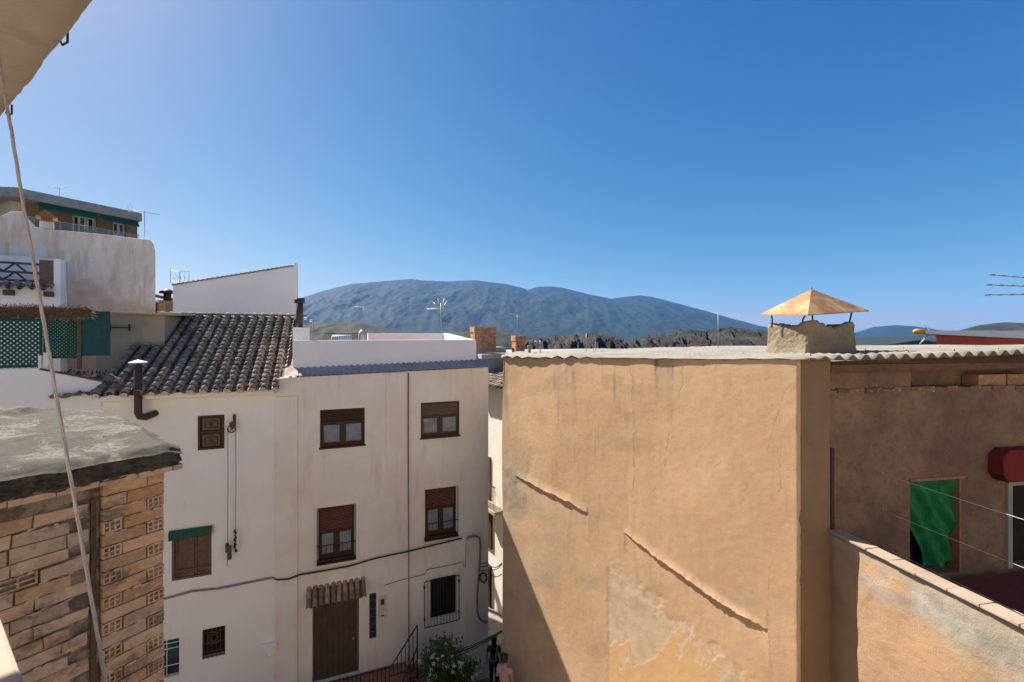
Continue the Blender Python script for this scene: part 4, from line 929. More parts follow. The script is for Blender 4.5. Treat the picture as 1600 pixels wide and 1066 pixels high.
for L_pts, wd in ((ledge1, 16), (ledge2, 14)):
    for (ua, va), (ub, vb) in zip(L_pts[:-1], L_pts[1:]):
        m = (Uf >= ua) & (Uf < ub); vl = va + (vb-va)*(Uf-ua)/(ub-ua) + (fbm(Uf/7, Uf*0, 3, 52)-.5)*4
        tap = np.sin(np.pi*np.clip((Uf-L_pts[0][0])/(L_pts[-1][0]-L_pts[0][0]), 0, 1))**.3
        fall = np.clip(1-(vl-Vf)/17, 0, 1)
        lip = np.where((Vf <= vl), fall**2.2, 0)*.036*(.55+.9*vn(Uf/16, Uf*0, 77))*tap          # plaster swells out above the step and undercuts below it
        rel = np.where(m, rel + lip, rel); rel = np.where(m & (Vf > vl), rel - .02*np.exp(-(Vf-vl)/25)*tap, rel)
rel = rel + .0015*sstep(-2, 2, Uf-(986+(fbm(Vf/30, Vf*0, 2, 66)-.5)*6))*(1-sstep(760, 960, Vf))      # long vertical joint
for pts in ([(845,560),(846,566)],): pass
def crack(path, w=1.3, d=.016):
    global rel
    for (ua, va), (ub, vb) in zip(path[:-1], path[1:]):
        m = (Vf >= min(va,vb)) & (Vf < max(va,vb)); ul = ua + (ub-ua)*(Vf-va)/(vb-va) + (fbm(Vf/6, Vf*0, 3, 70)-.5)*5
        rel = np.where(m, rel - .35*d*(fbm(Vf/9, Vf*0, 3, 71) > .42)*np.exp(-((Uf-ul)/w)**2), rel)
CR_ = np.zeros_like(Uf)
def hair(path, w=.75, a=.5):
    global CR_
    for (ua, va), (ub, vb) in zip(path[:-1], path[1:]):
        m = (Vf >= min(va,vb)) & (Vf < max(va,vb)); ul = ua + (ub-ua)*(Vf-va)/(vb-va) + (vn(Vf/23, Vf*0, 70)-.5)*9 + (vn(Vf/7, Vf*0, 73)-.5)*3 + (vn(Vf/2.3, Vf*0, 72)-.5)*1.6
        CR_ = np.maximum(CR_, np.where(m, a*np.exp(-((Uf-ul)/w)**2)*sstep(.35, .55, vn(Vf/13, Vf*0, 71)), 0))
for p_ in ([(1068,570),(1060,625),(1047,640),(1040,700),(1034,742)], [(1232,600),(1215,640),(1205,670),(1196,715)], [(1166,755),(1160,790),(1140,805)], [(1125,722),(1100,741)], [(1215,700),(1218,760),(1210,830)], [(1206,860),(1203,985),(1208,1066)], [(985,560),(988,700),(984,860)], [(1242,835),(1205,842)], [(1020,760),(1012,830)]): hair(p_)
ora, gre, edge, gry, drk = paint_masks(Uf, Vf)
drk = np.clip(drk + CR_, 0, 1); rel = rel - .003*CR_ - .005*(ora + gre*1.3)
tx_ = xs*(FT.d.dot(FD.d)) + (AP-BP).dot(FD.d); ty_ = xs*(FT.d.dot(FD.n)) + (AP-BP).dot(FD.n)
topz = roof_surf(tx_, ty_) - .016
ZLc = np.where(ZL > topz[:, None], topz[:, None], ZL)
edge_r = np.exp(-((LT-XL)/.05)**2)*.03*fbm(ZL*3, ZL*0, 3, 61) 
rnd_edge = np.clip(1-(LT-XL)/.05, 0, 1)**2*.022 + np.clip(1-(LT-XL)/.04, 0, 1)*.03*(fbm(ZL*7, ZL*0, 3, 61)-.35)
Pt = np.stack([XL, -rel + .012 + edge_r*0 + rnd_edge, ZLc], -1)
t = NT('tan_paint')
base = t.mix(t.ramp(t.noise(.55, detail=6), .35, .65), V4(.55,.35,.195), V4(.475,.297,.168))
base = t.mix(t.ramp(t.noise(3.2, (1,1,.6), detail=8, rough=.7), .42, .68, 0, .4), base, V4(.56,.395,.245))
base = t.mix(t.ramp(t.noise(42, detail=6, rough=.8, off=15), .52, .70, 0, .28), base, V4(.33,.21,.13))
base = t.mix(t.ramp(t.noise(5, (1,1,.7), detail=10, rough=.8, off=5), .5, .66, 0, .45), base, V4(.37,.24,.15))
base = t.mix(t.ramp(t.noise(1.4, (3,3,.25), detail=8, rough=.65, off=2), .52, .72, 0, .35), base, V4(.39,.265,.165))
A_ = lambda n: t.attr(n).outputs['Fac']
base = t.mix(A_('grey'), base, t.mix(t.ramp(t.noise(6), .35, .65), V4(.39,.31,.215), V4(.29,.23,.16)))
base = t.mix(A_('dark'), base, V4(.20,.14,.095))
base = t.mix(A_('exposed_grey'), base, t.mix(t.ramp(t.noise(4, detail=8), .4, .62), V4(.56,.40,.262), V4(.48,.335,.21)))
base = t.mix(A_('exposed_orange'), base, t.mix(t.ramp(t.noise(3, detail=8), .4, .62), V4(.60,.365,.17), V4(.55,.345,.18)))
base = t.mix(A_('exposed_edge'), base, V4(.60,.47,.34))
t.col(base); t.bump(t.noise(6, (1,1,.8), detail=10, rough=.78), .13, .03); t.bump(t.noise(60, detail=9, rough=.9), .8, .007); t.bump(t.ramp(t.vor(1.6, feat='DISTANCE_TO_EDGE'), 0., .012), .12, .004); M['tan_paint'] = t.m
t = NT('yard_paint')
base = t.mix(t.ramp(t.noise(.9, detail=7), .35, .65), V4(.33,.205,.115), V4(.27,.167,.095))
base = t.mix(t.ramp(t.noise(9, detail=8, rough=.8, off=5), .5, .7, 0, .5), base, V4(.30,.20,.13))
base = t.mix(A_('grey'), base, t.mix(t.ramp(t.noise(3, detail=8), .4, .6), V4(.28,.27,.235), V4(.21,.2,.165)))
base = t.mix(A_('dark'), base, V4(.16,.11,.08)); base = t.mix(A_('exposed_grey'), base, V4(.30,.255,.20)); base = t.mix(A_('exposed_orange'), base, V4(.46,.26,.12))
t.col(base); t.bump(t.noise(7, detail=6, rough=.7), .5, .03); t.bump(t.noise(45, detail=7, rough=.8), .7, .01); M['yard_paint'] = t.m
def to_frame(P, fr_from, fr_to):
    """array of points local to one facade frame, re-expressed in another"""
    wx = fr_from.o.x + fr_from.d.x*P[...,0] + fr_from.n.x*P[...,1]; wy = fr_from.o.y + fr_from.d.y*P[...,0] + fr_from.n.y*P[...,1]
    rx, ry = wx - fr_to.o.x, wy - fr_to.o.y
    return np.stack([rx*fr_to.d.x + ry*fr_to.d.y, rx*fr_to.n.x + ry*fr_to.n.y, P[...,2]], -1)
at_ = {'exposed_orange': ora, 'exposed_grey': gre, 'exposed_edge': np.clip(edge*.8, 0, 1), 'grey': gry, 'dark': drk}
o = grid('side_wall', to_frame(Pt, FT, FD), M['tan_paint'], T_, attrs=at_); o['label'] = 'sunlit tan plaster wall with peeling orange paint and two long ledges'
# alley end wall and back
mb = MB(); a_l = FD.d.dot(AP-BP), FD.n.dot(AP-BP)
mb.add([(a_l[0]+.03,a_l[1]-.02,ZB),(a_l[0]+1.2,a_l[1]+5,ZB),(a_l[0]+1.2,a_l[1]+5,-.62),(a_l[0]+.03,a_l[1]-.02,-.6),(9,a_l[1]+5,ZB),(9,a_l[1]+5,-.4)], [(0,1,2,3),(1,4,5,2)])
mb.build('rear_wall', M['tan_wall'], T_)
# shaded front: a pilaster then the recessed wall with openings
t = NT('tan_shaded')  # darker copy of the tan paint, with the front's shade in its colour
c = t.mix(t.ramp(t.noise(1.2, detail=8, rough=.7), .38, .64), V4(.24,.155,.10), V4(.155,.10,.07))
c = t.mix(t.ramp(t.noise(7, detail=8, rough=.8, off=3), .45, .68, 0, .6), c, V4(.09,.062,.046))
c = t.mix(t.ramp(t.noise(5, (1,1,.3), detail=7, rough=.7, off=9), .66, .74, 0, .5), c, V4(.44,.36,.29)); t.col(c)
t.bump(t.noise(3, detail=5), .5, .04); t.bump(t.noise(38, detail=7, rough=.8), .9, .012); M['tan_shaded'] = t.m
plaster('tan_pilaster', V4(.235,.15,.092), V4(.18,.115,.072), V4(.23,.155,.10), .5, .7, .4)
px = FD.tz(1297, 700)[0]
ztop = lambda x: roof_z(x, 0) - .155
n = 90; zz = np.linspace(ZB, ztop(0)+.18, 160); xx = np.linspace(-.0, px, 14); XX, ZZ = np.meshgrid(xx, zz, indexing='ij')
yy_ = -(fbm(XX*2+5, ZZ*1.4, 4, 81)-.5)*.03; yy_ = yy_ + np.where(XX < .02, .03, 0)
ZZ = np.minimum(ZZ, roof_surf(XX, XX*0) - .016)
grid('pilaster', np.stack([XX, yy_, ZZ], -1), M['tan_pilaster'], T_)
gw = FD.rect(1422, 1501, 750, 912, .14); gw = (gw[0], gw[1], -3.7, gw[3]); dw = (FD.tz(1578, 800, .14)[0], FD.tz(1578, 800, .14)[0]+.95, -3.7, FD.tz(1578, 752, .14)[1])
xr_ = 7.5
mb = MB(); wall_cells(mb, px-.01, xr_, ZB, -.83, [gw, dw], y=.14, depth=.2); mb.add([(px,-.0,ZB),(px,.14,ZB),(px,.14,-.4),(px,0,-.4)], [(0,1,2,3)])
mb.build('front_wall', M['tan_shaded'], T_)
# lintel course under the eave: rusty ledge, bricks, gap
mb = MB(); rnd = random.Random(12); x = px
while x < xr_:
    L = rnd.uniform(.2,.3); g = rnd.uniform(.3,.75); mb.box(x, .135-rnd.uniform(0,.018), -.85+rnd.uniform(-.012,.0), x+L-.004, .3, -.80+rnd.uniform(0,.02), (g*.7,g*.56,g*.48), .012); x += L
mb.build('brick_course', M['brick'], T_)
mb = MB(); gx = FD.tz(1440, 580)[0]; gx1 = FD.tz(1553, 580)[0]; gx2 = FD.tz(1597, 580)[0]
mb.add([(px-.01,.16,-.8),(gx,.16,-.8),(gx,.16,ztop(gx)+.1),(px-.01,.16,ztop(px)+.1)], [(0,1,2,3)])
mb.add([(gx,.45,-.8),(xr_,.45,-.8),(xr_,.45,-.1),(gx,.45,-.3),(gx,.16,-.8),(gx,.16,-.3)], [(0,1,2,3),(4,0,3,5)])
mb.add([(gx,.16,-.8),(xr_,.16,-.8),(xr_,.45,-.8),(gx,.45,-.8)], [(0,1,2,3)])
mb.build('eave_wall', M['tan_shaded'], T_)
mb = MB(); mb.box(gx1, .2, -.8, gx2, .44, -.62, (.75,.5,.42)); mb.box(gx2+.03, .2, -.8, gx2+.5, .44, -.62, (.6,.42,.35)); mb.build('hollow_block', M['brick'], T_, .008)
mb = MB(); mb.box(px+.05, .03, -.52, xr_, .12, -.42); mb.build('eave_beam', M['rust_metal'], T_)
# small exposed patch of plaster and dark strap in the corner
mb = MB(); pz0, pz1 = FD.tz(1297, 835)[1], FD.tz(1297, 700)[1]; mb.box(px+.002, -.03, pz0, px+.05, .10, pz1); mb.build('wall_strap', M['dark_wood'], T_, .01)
# green cloth window
a, b, e, f = gw
mb = MB(); mb.box(a-.02, .11, f, b+.06, .2, f+.045); mb.box(b-.03, .13, e, b, .3, f); w = mb.build('window', M['clay_red'], T_, .006); w['label'] = 'window opening covered with a loose green cloth'
mb = MB(); mb.box(a+.001,.335,e,b-.031,.338,f); mb.build('recess', M['dark_inside'], w)
n_, m_ = 50, 90; X1, Z1 = np.meshgrid(np.linspace(0, 1, n_), np.linspace(0, 1, m_), indexing='ij')
left = .03 + .30*Z1**1.1; right = .97 - .02*np.sin(Z1*5) + .06*Z1
wx_ = a + (b-a)*(left + (right-left)*X1); wz_ = f - .01 - (f-e-.05)*(Z1*(1-.10*(X1**2))) 
wy_ = .2 + .035*np.sin(X1*9+Z1*6) + .03*np.sin(X1*17-Z1*11+1) + .02*np.sin(Z1*13+X1*5)*Z1 + .045*(1-np.abs(fbm(X1*4+Z1*2, Z1*3-X1, 4, 95)*2-1))
t = NT('green_cloth'); t.col(t.mix(t.ramp(t.noise(6), .35, .65), V4(.008,.17,.055), V4(.006,.115,.036))); t.b.inputs['Roughness'].default_value = .55; t.bump(t.noise(9, (1,1,.5), dist=1.5), .6, .03); M['green_cloth'] = t.m
grid('green_cloth', np.stack([wx_, wy_, wz_], -1), M['green_cloth'], w)
# red canopy and door
cx0 = FD.tz(1560, 720)[0]; cz0, cz1 = FD.tz(1575, 752)[1], FD.tz(1575, 702)[1]
mb = MB(); mb.xzprism([(cx0, cz0+.12), (cx0+.1, cz0), (cx0+1.4, cz0), (cx0+1.4, cz1), (cx0+.12, cz1), (cx0, cz1-.1)], -.07, .14); mb.build('door_hood', M['red_paint'], T_, .012)
mb = MB(); a, b, e, f = dw; mb.box(a-.09, .1, e, a-.005, .15, f); mb.box(a, .16, e, a+.07, .3, f); mb.box(a+.07,.24,f-.12,b,.3,f); d = mb.build('door', M['grey_wall'], T_)
mb = MB(); mb.box(a+.07,.28,e,b,.31,f-.12); mb.box(a+.12,.27,e+.3,b-.1,.285,f-.25); mb.build('door_leaf', M['dark_inside'], d)
# courtyard floor
J = FD.w(px, .14, 0)
# roof: corrugated sheets, diagonal cut along the sunlit side
def corr(name, parent, ymax, xr):
    ny = 70; nx = 1500; ysv = np.linspace(-.14, ymax, ny); X_ = np.zeros((nx, ny)); Y_ = np.zeros((nx, ny))
    for j, y in enumerate(ysv):
        k = (y/a_l[1]) if y > 0 else 0; xl_ = a_l[0]*k - .05 + .012*math.sin(y*2.1+1) + .02*mnoise.noise(Vector((y*2.3, 3, 1))) if y <= a_l[1] else a_l[0] - .05 + (y-a_l[1])*.24
        xv = np.linspace(xl_, xr, nx); X_[:, j] = xv; Y_[:, j] = y
    Z_ = roof_surf(X_, Y_)
    return grid(name, np.stack([X_, Y_, Z_], -1), M['corrugated'], parent)
t = NT('corrugated'); c = t.mix(t.ramp(t.noise(.9, detail=7), .38, .62), V4(.25,.23,.195), V4(.18,.168,.145))
c = t.mix(t.ramp(t.noise(14, (1,.3,1), detail=8, rough=.8), .5, .68, 0, .6), c, V4(.13,.12,.10)); t.col(c); t.bump(t.noise(40, detail=5), .5, .006); M['corrugated'] = t.m
ro = corr('roof', T_, 12.5, 7.5); sm = ro.modifiers.new('thick', 'SOLIDIFY'); sm.thickness = .012; sm.offset = -1
# ragged mortar packed under the sheets along the sunlit side
for i in range(16):                         # fixing bolts on the sheets
    x_, y_ = .5 + (i % 8)*.885, (.35, 1.9)[i//8]; mb = MB(); zb_ = roof_z(x_, y_)+.02; mb.tube([(x_,y_,zb_),(x_,y_,zb_+.015)], .02, 8); mb.tube([(x_,y_,zb_+.01),(x_,y_,zb_+.05)], .007, 6); mb.build('bolt', M['rust_metal'], T_)
# chimney (local frame at its own place), with rusty pyramid cowl
CR = Vector((ray(1262, 550, 8.0).x, 8.0))
cl = FD.d.dot(CR-BP), FD.n.dot(CR-BP)
ang = R(49)                                # left face turns towards the sun
def chim_pts():
    """a rough rectangular stack, densely gridded and roughened"""
dA = Vector((-.45, .89)); dB = Vector((.98, .2))    # world directions of its two visible faces, from the near corner
dA.normalize(); dB.normalize()
def toFD(p2, z): r2 = Vector((p2.x, p2.y)) - BP; return (r2.dot(FD.d), r2.dot(FD.n), z)
zc0 = roof_z(*cl)-.02
def face(d, L, o2, n2, flipn, h, name_o, batter=.0):
    g1, g2 = np.meshgrid(np.linspace(0, 1, 60), np.linspace(0, 1, 40), indexing='ij')
    return g1, g2
rows = 34; per = []
LA, LB = .77, 1.04
cor = [CR, CR + dB*LB, CR + dB*LB + dA*LA, CR + dA*LA]
ns = 44; ring = []
for k in range(4):
    p, q = cor[k], cor[(k+1) % 4]
    for i in range(ns): ring.append(p.lerp(q, i/ns))
cen = (cor[0]+cor[2])/2
Pch = np.zeros((rows+10, len(ring)+1, 3))
for i, p in enumerate(ring + [ring[0]]):
    dd = p - cen; ii = i % len(ring); fc = ii//ns; tt_ = (ii % ns)/ns
    # uneven top: horns at the corners and in the middle of the shaded side
    topz_ = .56 + .02*math.sin(ii*.23) + .06*math.exp(-((min(tt_, 1-tt_))/.12)**2) + .03*mnoise.noise(Vector((ii*.3, 1, 2)))
    if fc == 0: topz_ += .05*math.exp(-((tt_-.2)/.16)**2) - .05*math.exp(-((tt_-.62)/.16)**2)
    for r_i in range(rows):
        s_ = r_i/(rows-1); z = zc0 + topz_*s_
        fl_ = 1 + .10*(1-s_)**4 - .01*s_; rr_ = 1 - .05*max(0, s_-.93)/.07
        nz_ = mnoise.noise(Vector((p.x*5, p.y*5, z*5)))*.013 + mnoise.noise(Vector((p.x*17, p.y*17, z*17)))*.009 + mnoise.noise(Vector((p.x*45, p.y*45, z*45)))*.008
        corner_round = 1 - .035*math.exp(-(min(tt_, 1-tt_)/.03)**2)
        q = cen + dd*fl_*rr_*corner_round + dd.normalized()*nz_; Pch[r_i, i] = toFD(q, z)
    for r_i in range(10):
        s_ = (r_i+1)/10; q = cen + dd*(.95 - .25*min(1, s_*2.)); Pch[rows+r_i, i] = toFD(q, zc0 + topz_ - .45*max(0, s_-.35))
t = NT('chimney_mortar'); c = t.mix(t.ramp(t.noise(3, detail=8, rough=.7), .38, .62), V4(.29,.235,.16), V4(.215,.17,.12))
c = t.mix(t.ramp(t.noise(16, detail=8, rough=.8), .55, .7, 0, .7), c, V4(.18,.14,.1)); t.col(c); t.bump(t.noise(30, detail=8, rough=.8), 1., .02); M['chimney_mortar'] = t.m
ch = grid('chimney', Pch, M['chimney_mortar'], T_); ch['label'] = 'squat lumpy mortar chimney with a rusty pyramid cowl'
# cowl
zcap = -(489-HZ)/F*7.9; apz = -(453-HZ)/F*8.2
t = NT('rusty_sheet'); c = t.mix(t.ramp(t.noise(2.2, detail=7, rough=.6), .4, .6), V4(.46,.31,.16), V4(.33,.18,.09))
c = t.mix(t.ramp(t.noise(7, (1,1,.4), detail=8, rough=.75, off=2), .48, .60, 0, .45), c, V4(.19,.085,.045)); t.col(c); t.b.inputs['Roughness'].default_value = .7; t.b.inputs['Metallic'].default_value = .15; t.bump(t.noise(25), .3, .004); M['rusty_sheet'] = t.m
k_ = [ray(1262, 491.5, 7.7), ray(1358, 485, 8.2), None, ray(1187, 491, 8.75)]
k_[2] = k_[1] + k_[3] - k_[0]
apex = ray(1268, 452, (k_[1].y+k_[3].y)/2)
def lw(p): return toFD(p, p.z)
mb = MB(); vs_ = [lw(p) for p in k_] + [lw(apex)] + [lw(p - Vector((0,0,.02))) for p in k_]
mb.add(vs_, [(0,1,4),(1,2,4),(2,3,4),(3,0,4),(0,5,6,1),(1,6,7,2),(2,7,8,3),(3,8,5,0),(5,8,7,6)])
mb.tube([lw(apex), lw(apex+Vector((0,0,.05)))], .012, 6)
cp = mb.build('cowl', M['rusty_sheet'], ch)
for i, (uu, v0, uu1, v1, Yl) in enumerate(((1205, 490, 1206, 509, 8.5), (1260, 490, 1254, 509, 8.12), (1269, 490, 1268, 507, 8.06), (1331, 486, 1325, 507, 8.22))):
    p0, p1 = ray(uu, v0, Yl), ray(uu1, v1, Yl); mid = (p0+p1)/2 + Vector((-.03 if i == 1 else .012, 0, 0))
    mb = MB(); mb.tube([lw(p0), lw(mid), lw(p1 - Vector((0,0,.04)))], .014, 7); mb.build('cowl_leg', M['black_iron'], ch)

# ================================================================== COURTYARD PARAPET (right), with coping and washing lines
J2 = Vector((FD.w(px, .0, 0).x, FD.w(px, .0, 0).y))
FJ = Frame(J2, (.167, -.986))              # x runs from the wall towards the viewer; local y points to the courtyard (right)
Q_ = loc_root('courtyard_wall', FJ, 'patchy orange and grey courtyard wall with tiled coping at lower right', 'wall')
zcop = -2.79
xs = np.linspace(0, 6.2, 260); zs = np.concatenate([np.linspace(ZB+.5, -6.2, 16)[:-1], np.linspace(-6.2, zcop-.06, 180)]); XL, ZL = np.meshgrid(xs, zs, indexing='ij')
rel = (fbm(XL*.8, ZL*.8, 3, 140)-.5)*.08 + (fbm(XL*3, ZL*3, 4, 144)-.5)*.02 + (fbm(XL*11, ZL*11, 3, 148)-.5)*.007
rel = rel*sstep(0, .1, XL)
dz = zcop - ZL; nA = fbm(XL*1.3, ZL*1.6, 4, 150); nB = fbm(XL*4, ZL*4, 4, 154)
gg = np.exp(-((dz-.35)/.28)**2)*sstep(.36,.52,nA) + .9*np.exp(-(((XL-.85)/.45)**2 + ((dz-.42)/.2)**2))*sstep(.3,.5,nB)
oo = np.exp(-(((XL-.8)/.35)**2+((dz-.3)/.12)**2))*sstep(.45,.6,nB)
kk = np.exp(-((dz-.12)/.1)**2)*.7
z0_ = np.zeros_like(XL)
grid('wall', np.stack([XL, -rel, ZL], -1), M['yard_paint'], Q_, attrs={'exposed_orange': oo*.6, 'exposed_grey': kk, 'exposed_edge': z0_, 'grey': np.clip(gg*.9, 0, 1), 'dark': .3*sstep(.6,.75,nB)})
mb = MB(); mb.box(0, .06, ZB, 6.2, .12, zcop-.078); mb.build('wall_core', M['tan_shaded'], Q_)
# ragged mortar bed and hexagonal patterned coping tiles
mb = MB(); rnd = random.Random(15); x = -.02
mb.add([(v[0], v[1], v[2]) for v in [(-.02,-.02,zcop-.075),(6.2,-.02,zcop-.075),(6.2,.125,zcop-.075),(-.02,.125,zcop-.075),(-.02,-.02,zcop-.03),(6.2,-.02,zcop-.03),(6.2,.125,zcop-.03),(-.02,.125,zcop-.03)]], [(0,1,5,4),(1,2,6,5),(2,3,7,6),(3,0,4,7),(0,3,2,1)]); mb.build('mortar_bed', M['cement'], Q_)
cop = MB()
while x < 6.1:
    L = rnd.uniform(.3,.34); y0_ = -.055-rnd.uniform(0,.02); g = rnd.uniform(.92,1.05)
    cop.box(x, y0_, zcop-.028, x+L-.006, .13+rnd.uniform(0,.01), zcop+rnd.uniform(-.003,.004), (g,g,g), .004)
    x += L
t = NT('coping_tile'); c = t.mix(t.ramp(t.noise(3, detail=6), .35, .65), V4(.34,.26,.20), V4(.28,.21,.16))
vd = t.vor(3.2, feat='F1'); c = t.mix(t.ramp(t.math('ABSOLUTE', t.math('SUBTRACT', vd, .28)), .0, .05, .45, 0.), c, V4(.26,.14,.10)); t.col(c); t.bump(t.noise(20), .3, .005); M['coping_tile'] = t.m
cop.build('coping', M['coping_tile'], Q_, .004)
cf = loc_root('courtyard_floor', FJ, 'dark red tiled courtyard floor behind the orange wall', 'floor')
mb = MB(); mb.box(.02, .124, -3.85, 6.2, 5, -3.7); mb.build('tiles', M['red_floor'], cf)
for i, (v0, v1) in enumerate(((740,810),(797,884.5),(853,957))):
    p0 = ray(1378, v0, FD.w(FD.tz(1378, v0, .14)[0], .14, 0).y); k0 = p0.y
    p1 = p0 + Vector((.167, -.986, 0))*4.2
    mb = MB(); n_ = 24; pts = [p0.lerp(p1, j/n_) - Vector((0,0,.03*4*(j/n_)*(1-j/n_))) for j in range(n_+1)]
    mb.tube(pts, .0035, 5); mb.tube([p0+Vector((0,0,-.02)), p0+Vector((0,-.03,0)), p0+Vector((0,0,.02))], .006, 5)
    tag(mb.build('washing_line', M['line_white']), ['topmost thin washing line crossing in front of the green cloth', 'middle thin washing line crossing in front of the green cloth', 'lowest thin washing line just above the coping'][i], 'washing line', 'washing lines over the courtyard')

# red rooftop shelter with white gutter beyond the corrugated roof
S0 = ray(1463, 543, 16); rs = empty('roof_shelter', (S0.x, S0.y, S0.z), 0, 'red rooftop shelter with a white roof edge and yellow end cap', 'shelter')
rt = ray(1640, 543, 14.6) - S0
def L3(u, v, Y): return ray(u, v, Y) - S0
mb = MB(); a0, a1, b0, b1 = L3(1463,545,16), L3(1463,522,16), L3(1660,545,14.4), L3(1660,528,14.4); off = Vector((2.1,2.2,0))
mb.add([a0, b0, b1, a1, a0+off, b0+off, b1+off, a1+off], [(0,1,2,3),(1,5,6,2),(4,0,3,7),(5,4,7,6),(3,2,6,7)]); mb.build('wall', M['red_pale'], rs)
mb = MB(); c0, c1 = L3(1443, 516.5, 15.9), L3(1660, 517, 14.3); d0, d1 = L3(1443, 521.5, 15.9), L3(1660, 532, 14.3); o3 = Vector((2.45,2.6,.0))
mb.add([c0, c1, c1+o3, c0+o3, d0, d1, d1+o3-Vector((0,0,.05)), d0+o3-Vector((0,0,.05))], [(0,3,2,1),(4,5,6,7),(0,1,5,4),(1,2,6,5),(3,0,4,7),(2,3,7,6)]); mb.build('roof', M['white_clean'], rs)
mb = MB(); mb.tube([L3(1427,517.5,15.95), L3(1431,518,15.95), L3(1444,519,15.9)], [.03,.09,.085], 10); mb.build('end_cap', M['yellow_plastic'], rs)
mb = MB(); mb.tube([L3(1437,538,15.9), L3(1455,519,15.9)], .022, 6); mb.tube([L3(1463,527,15.9), L3(1441,505,15.9)], .012, 6); mb.build('brace', M['galvanised'], rs)
# block of roofs right behind, so that the corrugated roof has neighbours
FN = Frame((7.5, 22), (1, 0)); 
for (u0, u1, vt, Y, dp, mt, rm, lb) in ((1150, 1205, 545.5, 21, 5, 'brick_front', 'clay_red', 'low brick roofed shed left of the cowled chimney'), (1345, 1470, 544, 24, 6, 'grey_wall', 'roof_grey', 'flat grey house roof behind the corrugated sheets'), (930, 1130, 552, 26, 6, 'white_sunlit', 'roof_grey', 'flat pale house roof under the rocky ridge')):
    p0, p1 = ray(u0, vt, Y), ray(u1, vt, Y); r_ = empty('low_house', (p0.x, p0.y, 0), 0, lb, 'house')
    mb = MB(); mb.box(0, 0, -14, p1.x-p0.x, dp, p0.z-.15); mb.build('wall', M[mt], r_)
    mb = MB(); mb.box(-.15, -.15, p0.z-.15, p1.x-p0.x+.15, dp+.15, p0.z); mb.build('roof', M[rm], r_, .02)

# ================================================================== BRICK SHED (near left)
ZS = -.97
FB = Frame(((257-CX)/F*4.0, 4.0), (.49, .872))
H_ = loc_root('brick_shed', FB, 'near brick shed with hollow brick pier and rough concrete slab roof', 'shed')
c6 = [(1.1,1.08,1.05),(.98,1.0,1.0),(1.05,.95,.82),(.86,.86,.86),(1.1,1.02,.92),(.95,.82,.68),(1.12,1.12,1.12)]
zt_b = -1.19; zb_b = -9.6; bh = .102
def hollow_end(mb, x0, x1, z0, z1, y, tn):
    """end of a hollow brick: 3 by 2 cells as real openings with depth"""
    t_ = .012; nx_, nz_ = 3, 2; wc = (x1-x0-t_*(nx_+1))/nx_; hc = (z1-z0-t_*(nz_+1))/nz_
    for i in range(nx_+1): x = x0+i*(wc+t_); mb.box(x, y, z0, x+t_, y+.12, z1, tn, .0015)
    for k in range(nz_+1): z = z0+k*(hc+t_); mb.box(x0+t_*.5, y+.0015, z, x1-t_*.5, y+.12, z+t_, tn)
mb = MB(); rnd = random.Random(21); x0p = -.425
def pick(warm=0):
    c = rnd.choice(c6); g = rnd.uniform(.9,1.08); 
    w = warm*rnd.uniform(0, 1); return (c[0]*g*(1+w*.12), c[1]*g*(1-w*.10), c[2]*g*(1-w*.32))
k = 0; z = zt_b
while z > zb_b:
    z0, z1 = z-bh+.012, z; tn = pick(1)
    if k < 2: mb.box(x0p, rnd.uniform(0,.008), z0, -.27 if k else -.13, .12, z1, pick(1), .003); mb.box(-.26 if k else -.12, rnd.uniform(0,.008), z0, .0, .12, z1, pick(1), .003)
    elif k % 2 == 0:
        mb.box(x0p, rnd.uniform(0,.01), z0, -.135, .12, z1, tn, .004); hollow_end(mb, -.122, .0, z0, z1, rnd.uniform(0,.01), pick(1))
    else:
        hollow_end(mb, x0p, -.30, z0, z1, rnd.uniform(0,.01), pick(1)); mb.box(-.288, rnd.uniform(0,.01), z0, rnd.uniform(-.01,.006), .12, z1, tn, .004)
    z -= bh; k += 1
mb.build('hollow_brick_pier', M['brick'], H_)
mb = MB(); z = zt_b - .12; k = 0; yb = .035
while z > zb_b:
    x = x0p-.07 - (k % 2)*.12 + rnd.uniform(-.02,.02); first = True; xe = x0p-.07
    while x > -3.2:
        L = .31 if rnd.random() < .8 else .15; x_a = x-L+.009; x_b = min(x, xe)
        if x_b - x_a > .03:
            if rnd.random() < .06: hollow_end(mb, x_a, x_b, z-bh+.012, z, yb, pick())
            else: mb.box(x_a, yb+rnd.uniform(-.008,.014), z-bh+rnd.uniform(.005,.013), x_b, yb+.12, z-rnd.uniform(0,.006), pick(), .007)
        x -= L
    z -= bh; k += 1
mb.build('brick_wall', M['brick'], H_)
mb = MB(); rnd = random.Random(44)
for i in range(420):
    pier = rnd.random() < .3; x = rnd.uniform(x0p, 0) if pier else rnd.uniform(-1.6, x0p-.08); k_r = rnd.randrange(0, 40)
    z = zt_b - (0 if pier else .12) - k_r*bh + rnd.gauss(0, .006); y = (.0 if pier else yb) - .002; w_, h_ = rnd.uniform(.012,.04), rnd.uniform(.004,.012); x = min(x, -.04) if pier else x; x = max(x, x0p+.05) if pier else min(x, x0p-.13)
    n_ = 7; pts = [(x+math.cos(6.283*j/n_)*w_*rnd.uniform(.7,1.2), y+.004, z+math.sin(6.283*j/n_)*h_*rnd.uniform(.6,1.3)) for j in range(n_)]
    mb.add(pts + [(x, y-rnd.uniform(.004,.012), z)], [(j, (j+1) % n_, n_) for j in range(n_)][::1], None, True)
mb.build('squeezed_mortar', M['plug'], H_)['kind'] = 'stuff'
